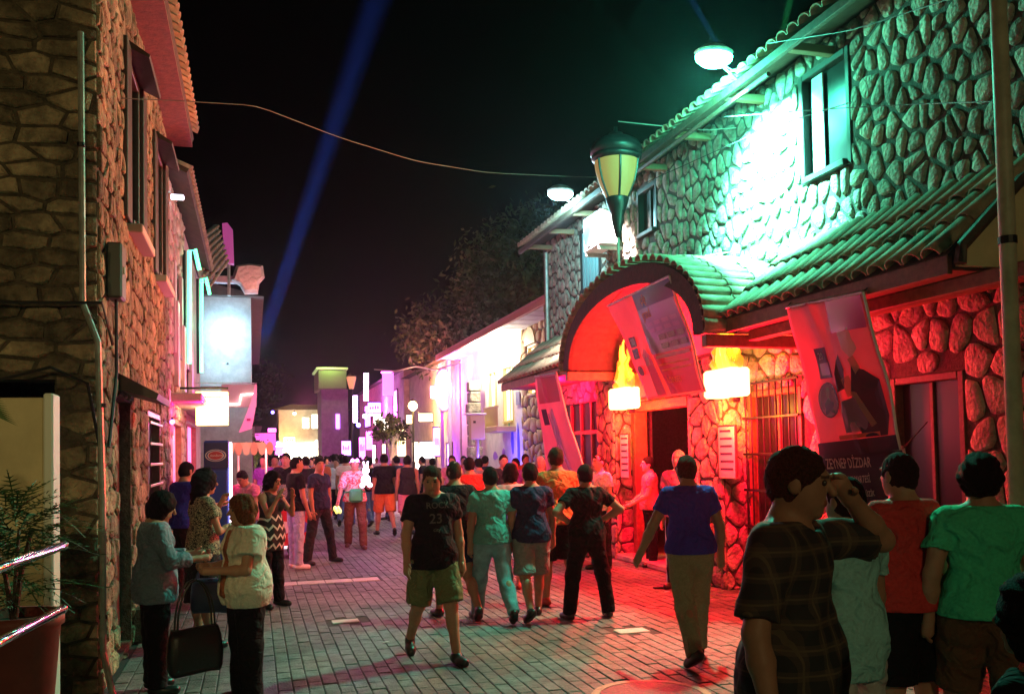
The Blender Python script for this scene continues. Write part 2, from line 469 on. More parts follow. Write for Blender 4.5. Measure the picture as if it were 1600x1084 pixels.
        quads = []
        for ax in range(3):
            o = [(ax+1) % 3, (ax+2) % 3]
            A = S; sl0 = [slice(None)]*3; sl1 = [slice(None)]*3; sl0[ax] = slice(0, -1); sl1[ax] = slice(1, None)
            df = A[tuple(sl0)] != A[tuple(sl1)]
            e = np.argwhere(df); e = e[(e[:, o[0]] > 0) & (e[:, o[1]] > 0) & (e[:, o[0]] < F.shape[o[0]]-1) & (e[:, o[1]] < F.shape[o[1]]-1)]
            if len(e) == 0: continue
            def cell(d0, d1): q = e.copy(); q[:, o[0]] -= d0; q[:, o[1]] -= d1; return idx[tuple(q.T)]
            Q = np.stack([cell(1, 1), cell(0, 1), cell(0, 0), cell(1, 0)], 1)
            ins = S[tuple(e.T)]; Q[~ins] = Q[~ins][:, ::-1]; quads.append(Q)
        Q = np.concatenate(quads); Q = Q[(Q >= 0).all(1)]
        return V, Q
def qmesh(name, V, Q, m, tint=None, extra=None):
    if extra and extra[0]:
        eV, eF = extra; k = len(V); V = np.concatenate([V, np.array(eV)]); 
    else: eF = []; k = 0
    me = bpy.data.meshes.new(name); nq = len(Q)
    faces_e = [tuple(i+k for i in f) for f in eF]
    tot = nq+len(faces_e); ls = np.full(tot, 4, np.int32); ls[nq:] = [len(f) for f in faces_e]
    starts = np.concatenate([[0], np.cumsum(ls)[:-1]]).astype(np.int32)
    li = np.concatenate([np.array(Q, np.int32).ravel(), np.array([i for f in faces_e for i in f], np.int32)]).astype(np.int32)
    me.vertices.add(len(V)); me.vertices.foreach_set('co', V.astype(np.float32).ravel())
    me.loops.add(len(li)); me.loops.foreach_set('vertex_index', li)
    me.polygons.add(tot); me.polygons.foreach_set('loop_start', starts); me.polygons.foreach_set('loop_total', ls)
    me.polygons.foreach_set('use_smooth', np.ones(tot, bool))
    if tint is not None:
        T = np.ones((len(V), 4), np.float32); T[:len(tint), :3] = tint
        a = me.color_attributes.new('tint', 'FLOAT_COLOR', 'POINT'); a.data.foreach_set('color', T.ravel())
    me.update(); me.validate(); me.materials.append(m); return me
SKIN = (.38, .19, .12)
mat('skin', SKIN, .55, noise=(14, .10), tint=True, bump=(90, .12, .004), spec=.4)
mat('skin_pale', (.55, .34, .25), .55, noise=(14, .10), tint=True, bump=(90, .12, .004), spec=.4)
FAB = dict(black=(.006,.006,.007), charcoal=(.02,.02,.023), navy=(.02,.025,.07), blue=(.03,.04,.38), white=(.75,.75,.72), cream=(.62,.6,.5),
    red=(.55,.04,.035), orange=(.6,.16,.05), teal=(.12,.36,.33), green=(.06,.55,.3), khaki=(.30,.26,.16), tan=(.36,.30,.19), olive=(.14,.15,.07), jeans=(.10,.15,.28),
    light_jeans=(.40,.44,.6), grey=(.22,.22,.22), pink=(.6,.22,.3), denim=(.15,.2,.26), brown=(.12,.06,.035), cyan=(.3,.62,.62), rust=(.4,.13,.06), palegrey=(.45,.45,.45), purple=(.2,.06,.3))
def fab(c):
    if not isinstance(c, str): return c
    return mat('cloth_'+c, FAB[c], .9, noise=(60, .12), bump=(10, 1., .05, 2.5), spec=.2)
HAIRC = dict(black=(.006,.005,.004), brown=(.045,.022,.012), grey=(.35,.34,.33), auburn=(.16,.045,.015))
def hairm(c): return mat('hair_'+c, HAIRC[c], .8, noise=(90, .6), bump=(160, 1., .02), spec=.12)
mat('shoe_black', (.015, .015, .015), .35); mat('shoe_white', (.7, .7, .7), .5); mat('shoe_brown', (.08, .04, .02), .5); mat('shoe_red', (.35, .05, .04), .5)
DOWN = (.12, .03, -1)
def person(px, top, foot=None, d=None, face=0, lab='', group=None, arms=((DOWN, (.05, .18, -1)), (DOWN, (.05, .18, -1))), legs=((.10, .0, 0.), (.10, .0, 0.)),
           lean=(0, 0), twist=0, head=(0, 0, 0), top_c='black', bot_c='jeans', sleeve=.55, bot='trousers', hair='short', hair_c='black', fem=False, w=1., H=None,
           shoes='shoe_black', skin='skin', vox=None, hem=None, lod=None, extras=None, pat=None, collar=False, palm=None, xy=None, tuck=False, hemflare=0.):
    if foot is not None:
        P = gz(px, foot); dd = proj(P)[2]
    else:
        dd = d; hz = 714-.0192*(px-395); P = gd(px, hz, dd); P.z = 0
    if H is None:
        H = gd(px, top, dd).z; H = min(max(H, 1.5), 1.93)
    w = w*1.04 if fem else w*1.07
    S = H/1.75; seed = int(abs(px)*7+top) % 9973
    if vox is None: vox = .011 if dd < 6 else .014 if dd < 11.5 else .019 if dd < 18 else .03
    if lod is None: lod = 2 if dd < 11.5 else 1 if dd < 18 else 0
    # ---- skeleton (unscaled, 1.75 m)
    hipw, shw = (.098, .165) if fem else (.092, .183)
    J = {}; low = 9
    legd = []
    for sg, (sp, sw, kn) in zip((-1, 1), legs):      # spread, swing (rad fwd), knee bend (rad)
        hip = np.array([sg*hipw, 0, 0]); td = nrm([sg*sp*.6, math.sin(sw), -math.cos(sw)]); sa = sw-kn
        sd = nrm([sg*sp*.35, math.sin(sa), -math.cos(sa)])
        k_ = hip+td*.43; a_ = k_+sd*.41
        pitch = -.0 if kn < .35 else (kn-sw)*.8
        legd.append([hip, k_, a_, sd, pitch]); low = min(low, a_[2]-.08-(.10*math.sin(max(0, pitch))))
    pz = -low
    for L in legd:
        for i in range(3): L[i] = L[i]+np.array([0, 0, pz])
    up = nrm([lean[0], lean[1], 1]); rt = nrm(np.cross([0, 1, 0], up)); ct, st = math.cos(twist), math.sin(twist)
    fw = nrm(np.cross(up, rt)); rt, fw = rt*ct+fw*st, fw*ct-rt*st
    pel = np.array([0, 0, pz+.03]); at = lambda h, x=0, y=0: pel+up*h+rt*x+fw*y
    hy_, hp_, hr_ = head   # yaw (+ = to own left), nod (+ = down), roll
    hf = fw*math.cos(hy_)-rt*math.sin(hy_); hrt = rt*math.cos(hy_)+fw*math.sin(hy_)
    hf2 = nrm(hf*math.cos(hp_)-up*math.sin(hp_)); hup = nrm(np.cross(hrt, hf2)); hrt = nrm(hrt+hup*hr_); hup = nrm(np.cross(hrt, hf2))
    hc = at(.548)+hup*.118+hf2*.024; HB = (hrt, hf2, hup)
    hp = lambda x, y, z: hc+hrt*x+hf2*y+hup*z
    armd = []
    for sg, A in zip((-1, 1), arms):
        ud, fd = A[:2]; loc = lambda v: nrm(rt*sg*v[0]+fw*v[1]+up*v[2])
        ud_, fd_ = loc(ud), loc(fd); hd = loc(A[2]) if len(A) > 2 else fd_
        sh = at(.457, sg*shw); el = sh+ud_*.29; wr = el+fd_*.25
        armd.append((sg, sh, el, wr, ud_, fd_, hd))
    scl = S
    pts = [hc+hup*.15, hc-hup*.2]+[q for L in legd for q in L[:3]]+[q for A in armd for q in A[1:4]]+[A[3]+A[6]*.2 for A in armd]+[at(.3, .25, .2), at(.3, -.25, -.2), L[2]+np.array([0, .25, -.1])]
    pts = np.array(pts); lo = pts.min(0)-.14; hi = pts.max(0)+.14; lo[2] = -.03
    rr = .92 if fem else .96
    def torso(v, inf=0., k=.05, full=True):
        v.ell(at(.36), (.158*w*rr+inf, .105*w+inf, .19+inf), (rt, fw, up), k)
        v.ell(at(.16, 0, .01), (.132*w*rr+inf, .10*w+inf, .16+inf), (rt, fw, up), k)
        v.ell(at(-.0), (.158*w+inf, .115*w+inf, .13+inf), (rt, fw, up), k)
        v.cone(at(.44, -shw+.055), at(.44, shw-.055), .062*w+inf, .062*w+inf, k)
        for sg in (-1, 1): v.cone(at(.525, sg*.025, -.012), at(.465, sg*(shw-.035), -.006), .040+inf*.7, .044*w+inf*.8, .03)
        if fem:
            for sg in (-1, 1): v.ell(at(.345, sg*.07, .085), (.062+inf, .06+inf, .062+inf), None, .03)
        v.cone(at(.48, 0, -.02), at(.515, 0, -.008), .075+inf*.3, .054+inf*.3, .04)
    # ---- body (one continuous mesh)
    fz = (hc-.155, hc+.155) if vox < .016 else None
    v = Vol(lo, hi, vox, fz, vox*.5 if fz else None)
    torso(v)
    v.cone(at(.50, 0, -.01), hp(0, -.015, -.07), .055*w if not fem else .047, .052*w if not fem else .045, .03)
    v.ell(hc+hup*.012-hf2*.008, (.081, .100, .112), HB, .02); v.ell(hp(0, .028, -.055), (.060, .064, .066), HB, .035)
    v.ell(hp(0, .07, -.098), (.024, .02, .018), HB, .02)
    if lod:
        v.cone(hp(0, .093, .018), hp(0, .117, -.022), .008, .014, .012); v.ell(hp(0, .088, -.06), (.026, .014, .013), HB, .012)
        v.ell(hp(0, .088, .035), (.05, .012, .010), HB, .02)
        for sg in (-1, 1):
            v.ell(hp(sg*.032, .104, .012), (.017, .012, .012), HB, .012, 's')
            v.ell(hp(sg*.083, -.005, -.005), (.010, .022, .032), HB, .008)
    for sg, sh, el, wr, ud_, fd_, hd in armd:
        aw = w*(.85 if fem else 1)
        v.cone(sh, el, .050*aw, .036*aw, .03); v.cone(el, el+(wr-el)*.35, .036*aw, .037*aw, .02); v.cone(el+(wr-el)*.35, wr, .037*aw, .024*aw, .02)
        v.cone(wr, wr+hd*.08, .027*aw, .031*aw, .02)
    for (hip, kn, an, sd, pt), sg in zip(legd, (-1, 1)):
        v.cone(hip+np.array([0, 0, -.02]), kn, .088*w, .052*w, .04); v.cone(kn, an, .050*w, .034*w, .03); v.ell(kn+sd*.13-np.array([0, .018, 0]), (.046*w, .05*w, .1), None, .03)
        f = np.array([sg*.18, math.cos(pt), -math.sin(pt)]); f = nrm(f)
        v.cone(an+np.array([0, 0, -.04])-f*.03, an+f*.13+np.array([0, 0, -.05]), .033, .022, .03)
    V, Q = v.mesh()
    tint = np.ones((len(V), 3), np.float32)
    if lod:
        D = V-hc; lx, ly, lz = D@hrt, D@hf2, D@hup
        tint[(np.abs(lx) < .024) & (ly > .07) & (lz < -.052) & (lz > -.070)] = (.85, .45, .45)
        tint[(np.abs(lx) > .014) & (np.abs(lx) < .048) & (ly > .055) & (lz > .026) & (lz < .037)] = (.25, .2, .2)
    ex = ([], [])
    if lod:     # fingers rooted in the palm
        for sg, sh, el, wr, ud_, fd_, hd in armd:
            pn = nrm((-rt*sg if palm is None else (rt*palm[0]*sg+fw*palm[1]+up*palm[2]))); pn = nrm(pn-hd*(pn@hd)); sd_ = nrm(np.cross(hd, pn))*(1 if sg > 0 else -1)
            if sd_ @ fw < 0 and abs(sd_ @ fw) > .3: sd_ = -sd_
            for i, (o, ln) in enumerate(((.024, .068), (.009, .078), (-.007, .072), (-.022, .056))):
                p0 = wr+hd*.075+sd_*o; cu = .35+.12*i; dirs = [hd, nrm(hd+pn*cu), nrm(hd+pn*cu*2.6)]; P_ = [p0]
                for q, fr in zip(dirs, (.45, .32, .26)): P_.append(P_[-1]+q*ln*fr)
                ex = join(ex, tube(P_, [.0095, .009, .008, .0065], 6))
            t0 = wr+hd*.02+sd_*.022; P_ = [t0, t0+nrm(sd_+hd*.7+pn*.3)*.035, t0+nrm(sd_+hd*.7+pn*.3)*.035+nrm(hd+sd_*.3+pn*.4)*.03]
            ex = join(ex, tube(P_, [.013, .011, .008], 6))
    sc3 = lambda A: A*S
    Rz_ = Matrix.Rotation(face, 4, 'Z')
    me = qmesh('body', sc3(V), Q, MATS[skin], tint, ([tuple(np.array(p)*S) for p in ex[0]], ex[1]))
    o = bpy.data.objects.new('person', me); COL.objects.link(o)
    if xy is not None: P = Vector((xy[0], xy[1], 0))
    o.matrix_world = Matrix.Translation((P.x, P.y, 0)) @ Rz_
    meta(o, lab, 'person', group)
    def child(name, V, Q, m, ex=None):
        if len(V) == 0: return
        c = bpy.data.objects.new(name, qmesh(name, V*S, Q, m, None, ex)); COL.objects.link(c); c.parent = o; return c
    # ---- shirt
    hemz = pz-.02 if hem is None else hem
    inf = .014 if w <= 1 else .017
    v = Vol(lo, hi, vox); torso(v, inf)
    v.ell(at(.02), (.172*w+inf+hemflare, .132*w+inf+hemflare, .25), (rt, fw, up), .06); v.ell(at(-.10), (.168*w+inf, .128*w+inf, .26), (rt, fw, up), .04)
    for sg, sh, el, wr, ud_, fd_, hd in armd:
        if sleeve <= 0:
            continue
        if sleeve <= 1: e_ = sh+(el-sh)*sleeve; v.cone(sh, e_, .058*w, .062*w, .03, cutb=True)
        else:
            v.cone(sh, el, .060*w, .052*w, .03); v.cone(el, el+(wr-el)*(sleeve-1), .055*w, .046*w, .03, cutb=True)
    if lod: v.wrinkle(.0095 if not fem else .007, seed, .85, .5); v.wrinkle(.0042, seed+9, 2.2, .7)
    v.plane((0, 0, -1), -hemz)
    v.plane(up, up @ at(.535 if not fem else .525))
    v.ell(at(.552, 0, .06 if not fem else .08), (.062, .075, .06) if not fem else (.075, .07, .075), None, .01, 's')
    if sleeve <= 0:
        for sg in (-1, 1): v.ell(at(.46, sg*(shw+.03)), (.075, .12, .12), None, .02, 's')
    V, Q = v.mesh(); shirt = child('shirt' if bot != 'dress' else 'dress', V, Q, fab(pat or top_c))
    if extras and 'vest' in extras:
        v = Vol(lo, hi, vox); torso(v, inf+.016); v.ell(at(.02), (.19*w+inf, .14*w+inf, .28), (rt, fw, up), .06)
        for sg, sh, el, wr, ud_, fd_, hd in armd: v.cone(sh, sh+(el-sh)*.62, .078*w, .085*w, .03, cutb=True)
        v.wrinkle(.009, seed+5); v.plane((0, 0, -1), -(pz-.10)); v.plane(up, up @ at(.54))
        v.ell(at(.2, 0, .2), (.075, .2, .5), (rt, fw, up), .02, 's'); v.ell(at(.552, 0, .06), (.07, .09, .07), None, .01, 's')
        V, Q = v.mesh(); child('vest', V, Q, fab('cream'))
    # ---- trousers / shorts / skirt
    frac = {'trousers': 1., 'shorts': .55, 'short_shorts': .3, 'long_shorts': .75, 'dress': .8, 'capri': 1.}[bot]
    v = Vol(lo, hi, vox)
    v.ell(at(-.0), (.160*w, .118*w, .14), (rt, fw, up), .03)
    v.cone(at(-.02, -.05), at(-.02, .05), .105*w, .105*w, .04)
    for (hip, kn, an, sd, pt), sg in zip(legd, (-1, 1)):
        loose = .024 if bot in ('shorts', 'long_shorts') else .010
        if bot in ('trousers',):
            v.cone(hip, kn, .098*w, .072*w, .03); v.cone(kn, an-np.array([0, 0, .02]), .072*w, .062*w, .03, cutb=True)
        elif bot == 'capri': v.cone(hip, kn, .1*w, .075*w, .03); v.cone(kn, kn+(an-kn)*.5, .075*w, .062*w, .03, cutb=True)
        else:
            e_ = hip+(kn-hip)*min(1, frac*1.25); v.cone(hip, e_, .098*w+loose*.5, .082*w+loose, .02, cutb=True)
    if bot == 'dress': v.cone(pel, pel-np.array([0, 0, .5]), .16*w, .17*w, .05, cutb=True)
    if lod: v.wrinkle(.008, seed+1, .75, .9)
    v.plane((0, 0, 1), pz+.13)
    V, Q = v.mesh(); child('trousers' if bot in ('trousers', 'capri') else 'shorts' if bot != 'dress' else 'skirt', V, Q, fab(bot_c))
    # ---- shoes
    if shoes:
        for (hip, kn, an, sd, pt), sg in zip(legd, (-1, 1)):
            f = nrm([sg*.18, math.cos(pt), -math.sin(pt)]); n_ = nrm(np.cross(nrm([1, -sg*.18, 0]), f)); n_ = n_ if n_[2] > 0 else -n_
            b0 = an-n_*.035; v = Vol(b0-.22, b0+.26, min(vox, .014))
            v.cone(b0-f*.045, b0+f*.15-n_*.012, .040, .036, .03); v.ell(b0+f*.09-n_*.01, (.046, .075, .035), None, .03); v.cone(b0, an+n_*.015, .042, .044, .03, cutb=True)
            v.plane(-n_, -(n_ @ (an-n_*.078)))
            V, Q = v.mesh(); child('shoe', V, Q, MATS[shoes])
    # ---- hair
    if hair != 'bald':
        v = Vol(hc-.33 if hair in ('long', 'bob') else hc-.2, hc+.2, vox*.55 if vox < .016 else vox*.8)
        inf = {'short': .006, 'crop': .002, 'curly': .022, 'bob': .022, 'long': .022, 'quiff': .012}[hair]
        v.ell(hc+hup*.012-hf2*.010, (.081+inf, .100+inf, .112+inf), HB, .02)
        if hair == 'quiff': v.ell(hp(0, .05, .105), (.05, .045, .03), HB, .03)
        if hair == 'bob':
            for sg in (-1, 1): v.ell(hp(sg*.065, -.02, -.045), (.035, .065, .085), HB, .03)
            v.ell(hp(0, -.07, -.05), (.075, .05, .085), HB, .03)
        if hair == 'long':
            for sg in (-1, 1): v.cone(hp(sg*.062, -.03, -.02), hp(sg*.075, -.05, -.26), .045, .03, .04)
            v.cone(hp(0, -.06, 0), hp(0, -.085, -.29), .075, .055, .04)
        if lod: v.wrinkle(.005 if hair in ('short', 'crop') else .010, seed+2, 2.2 if hair in ('curly', 'long', 'bob') else 3., .8)
        def hplane(n, c): nn = hrt*n[0]+hf2*n[1]+hup*n[2]; v.rough_plane(nn, c+nn @ hc, .0028 if lod else 0, seed)
        if hair in ('short', 'crop', 'quiff', 'curly'):
            hplane((0, .78, -.62), .030 if hair != 'crop' else .022); hplane((0, 0, -1), .085)
        else:
            v.ell(hp(0, .12, -.045), (.062, .085, .105), HB, .02, 's')
        V, Q = v.mesh(); child('hair', V, Q, hairm(hair_c))
    if lod == 2 and abs(math.cos(face+hy_+.28)) and math.cos(face+hy_+.2) < .55:
        for sg in (-1, 1):
            c = bpy.data.objects.new('eye', newmesh('eye', *[x for x in ico([a*S for a in hp(sg*.032, .086, .011)], .0105*S, 0, 2)], mat('eye', (.05, .04, .035), .15), True)); COL.objects.link(c); c.parent = o
    o['_S'] = S
    J = dict(o=o, S=S, wr=[Vector(A[3]*S) for A in armd], hand=[Vector((A[3]+A[6]*.09)*S) for A in armd], hc=Vector(hc*S), hip=Vector(pel*S), at=lambda h, x=0, y=0: Vector(at(h, x, y)*S), hp=lambda x, y, z: Vector(hp(x, y, z)*S), P=P, face=face)
    J['w'] = lambda q: o.matrix_world @ Vector(q)
    del o['_S']
    return J
# ================================================================ MATERIALS OF THE PLACE
STONE = mat('pale_limestone', (.40, .36, .29), .9, dirt=(2.2, .6), noise=(7, .4), bump=(22, 1., .05), rand=.22)
STONE2 = mat('brown_rubble_stone', (.31, .24, .15), .92, dirt=(1.6, .35), noise=(7, .5), bump=(20, 1., .06), rand=.5)
MORT = mat('dark_mortar', (.07, .06, .05), .95, noise=(20, .4), bump=(60, .8, .02))
MORT2 = mat('old_mortar', (.085, .068, .045), .95, noise=(14, .5), bump=(50, .9, .02))
TILE = mat('clay_tile', (.33, .24, .16), .8, noise=(9, .35), bump=(50, .4, .01), rand=.25)
UNDER = mat('roof_underlay', (.07, .04, .03), .9, noise=(8, .3))
WOOD = mat('dark_wood', (.06, .035, .022), .6, noise=(18, .4), bump=(40, .5, .01))
WOODR = mat('painted_wood', (.22, .09, .05), .6, noise=(14, .3), bump=(30, .3, .01))
IRON = mat('black_iron', (.02, .02, .022), .45, metal=.6, bump=(60, .2, .005))
WHITEP = mat('white_paint', (.72, .72, .70), .5, noise=(6, .06))
CREAM = mat('cream_plaster', (.55, .47, .27), .85, noise=(4, .12), bump=(90, .25, .005))
PLAST = mat('rough_plaster', (.38, .33, .30), .9, noise=(3, .2), bump=(24, .5, .02))
PINKP = mat('pink_plaster', (.45, .33, .33), .9, noise=(3, .25), bump=(30, .6, .02))
DARKGL = mat('dark_glass', (.010, .011, .012), .3, spec=.2)
CHROME = mat('chrome', (.8, .8, .82), .12, metal=1.)
STEEL = mat('galvanised_steel', (.42, .42, .38), .4, metal=.5, noise=(12, .25), bump=(40, .2, .005))
CABLE = mat('black_rubber', (.015, .015, .015), .6)
CABLEP = mat('pale_cable', (.4, .38, .34), .6)
XR, XL = 6.07, -1.15

# ================================================================ GROUND
def paving():
    g = mk('ground', ([(-60, -20, -.03), (60, -20, -.03), (60, 160, -.03), (-60, 160, -.03)], [(0, 1, 2, 3)]), mat('dark_earth', (.05, .045, .04), .95, noise=(2, .3)), kind='structure')
    base = mk('paved_street', box((-4.2, -3, -.028), (XR+.1, 90, -.012)), mat('paving_joint', (.035, .034, .032), .9, noise=(8, .3)), kind='structure')
    PAV = mat('grey_paver', (.155, .16, .15), .6, dirt=(1.0, .38), noise=(9, .4), bump=(55, .7, .015), rand=.28, spec=.45)
    PW, PL = .115, .20; cl = []
    slabs = [((.20, 13.0), (1.75, 13.32)), ((.80, 9.86), (1.10, 10.05)), ((3.45, 8.24), (3.78, 8.44))]
    x0 = -4.2; nx = int((XR+.1-x0)/PW)
    for i in range(nx):
        off = (i % 2)*PL*.5
        for j in range(-12, int(27/PL)):
            x, y = x0+i*PW, j*PL+off
            if any(a[0]-.12 < x < b[0] and a[1]-.2 < y < b[1] for a, b in slabs): continue
            px, py, d = proj((x+PW/2, y+PL/2, 0)) if y > .5 else (0, 0, 1)
            s = PW*PL*CH/max(d, .1)**3
            if y < 1 or not (-30 < px < 1630 and py < 1110): s *= 1e-3
            if x < XL-.05 and y > 7.6: continue
            cl.append((s, x, y))
    cl.sort(key=lambda t: -t[0]); protos = []
    for k in range(4):
        a = random.uniform(-.002, .002)
        V, Fc = [], []
        for (ins, z) in ((0, -.02), (0, -.004), (.006, 0)):
            V += [(.004+ins, .004+ins, z), (PW-.004-ins, .004+ins, z+a*(z == 0)), (PW-.004-ins, PL-.004-ins, z), (.004+ins, PL-.004-ins, z-a*(z == 0))]
        for r in (0, 1):
            for q in range(4): Fc.append((r*4+q, r*4+(q+1) % 4, r*4+4+(q+1) % 4, r*4+4+q))
        Fc.append((8, 9, 10, 11)); protos.append((V, Fc))
    pm = [newmesh('paver', V, Fc, PAV) for V, Fc in protos]; rest = []
    bo = ORG[base]
    for i, (s, x, y) in enumerate(cl):
        z = random.uniform(-.006, .002)
        if i < 300:
            o = bpy.data.objects.new('paver', random.choice(pm)); COL.objects.link(o); o.parent = base; o.location = Vector((x, y, z))-bo
        else:
            V, Fc = random.choice(protos); rest.append(([(a+x, b+y, c+z) for a, b, c in V], Fc))
    mk('far_pavers', join(*rest), PAV, base, kind='stuff')
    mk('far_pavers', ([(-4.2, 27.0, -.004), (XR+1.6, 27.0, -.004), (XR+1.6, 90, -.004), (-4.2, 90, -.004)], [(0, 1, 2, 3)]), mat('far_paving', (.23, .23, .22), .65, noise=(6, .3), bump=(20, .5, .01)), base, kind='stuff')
    mc = gz(1018, 1086); mk('manhole_rim', lathe((mc.x, mc.y, 0), [(.44, 0), (.44, .006), (.38, .006), (.38, 0)], 28), mat('worn_rim', (.42, .30, .2), .6, noise=(20, .3)), base)
    mk('manhole_cover', lathe((mc.x, mc.y, 0), [(.375, 0), (.375, .0045), (.01, .0046)], 28), mat('worn_iron', (.06, .055, .05), .55, metal=.4, noise=(30, .4), bump=(40, .6, .01)), base)
    SL = mat('pale_slab', (.55, .53, .47), .6, noise=(9, .15), bump=(60, .4, .01))
    for (a, b) in slabs:
        n = 4 if b[0]-a[0] > 1 else 1
        for k in range(n):
            u0, u1 = a[0]+(b[0]-a[0])*k/n, a[0]+(b[0]-a[0])*(k+1)/n
            mk('pale_slab', bbox((u0+.004, a[1], -.02), (u1-.004, b[1], .002), .006), SL, base)
    mk('litter', prism([(0, 0), (.06, .01), (.055, .05), (.0, .04)], gz(1040, 925), (1, 0, 0), (0, 1, 0), (0, 0, 1), .006), WHITEP, base)
    mk('litter', prism([(0, 0), (.05, .01), (.045, .03), (.0, .03)], gz(640, 945), (1, 0, 0), (0, 1, 0), (0, 0, 1), .006), WHITEP, base)
    mk('litter', prism([(0, 0), (.07, .01), (.05, .04), (.0, .03)], gz(598, 1004), (1, 0, 0), (0, 1, 0), (0, 0, 1), .006), WHITEP, base)
paving()

# ================================================================ STONE RESTAURANT, RIGHT
def tile_mesh(L=.44, r=.095, n=7, th=.014):
    V, Fc = [], []
    for s, (y, rr) in enumerate(((0, r), (L, r*.82))):
        for R_ in (rr, rr-th):
            for k in range(n):
                a = PI*k/(n-1); V.append((math.cos(a)*R_, y, math.sin(a)*R_*.85))
    o0, i0, o1, i1 = 0, n, 2*n, 3*n
    for k in range(n-1):
        Fc += [(o0+k, o1+k, o1+k+1, o0+k+1), (i0+k, i0+k+1, i1+k+1, i1+k), (o0+k, o0+k+1, i0+k+1, i0+k), (o1+k, i1+k, i1+k+1, o1+k+1)]
    return newmesh('roof_tile', V, Fc, TILE, False)
TM = tile_mesh()
for p_ in TM.polygons: p_.use_smooth = True
def put_tile(parent, P, along, nor, sc=1.):
    """tile whose open lower end is at P, running up `along`, humped towards nor"""
    y = Vector(along).normalized(); z = Vector(nor); z = (z-y*z.dot(y)).normalized(); x = y.cross(z)
    o = bpy.data.objects.new('roof_tile', TM); COL.objects.link(o); o.parent = parent
    M = Matrix((x, y, z)).transposed().to_4x4(); j = Matrix.Rotation(random.uniform(-.03, .03), 4, 'Z') @ Matrix.Rotation(random.uniform(-.02, .02), 4, 'X')
    o.matrix_basis = Matrix.Translation(Vector(P)-ORG[parent]) @ M @ j @ Matrix.Scale(sc, 4)
    return o
def window(root, X, y0, y1, z0, z1, sx, fm, pm, bars=0, mull=True, dep=.14, name='window'):
    """window in a wall facing -X (sx=-1) or +X (sx=1); frame recessed"""
    xo = X+sx*.02; xi = X-sx*dep; t = .07
    fr = join(bbox((xo, y0, z0), (xi, y0+t, z1), .008), bbox((xo, y1-t, z0), (xi, y1, z1), .008), bbox((xo, y0+t+.001, z1-t), (xi, y1-t-.001, z1), .008), bbox((xo+sx*.05, y0+.001+t, z0), (xi, y1-t-.001, z0+t), .008))
    w = mk(name, fr, fm, root)
    if mull: mk('mullion', bbox((X-sx*.05, (y0+y1)/2-.025, z0+t+.001), (X-sx*.10, (y0+y1)/2+.025, z1-t-.001), .006), fm, w)
    mk('pane', box((X-sx*.075, y0+t, z0+t), (X-sx*.083, y1-t, z1-t)), pm, w)
    for k in range(bars):
        yy = y0+t+(y1-y0-2*t)*(k+1)/(bars+1); mk('bar', tube([(X-sx*.0, yy, z0+t), (X-sx*.0, yy, z1-t)], .012, 6), IRON, w)
    return w
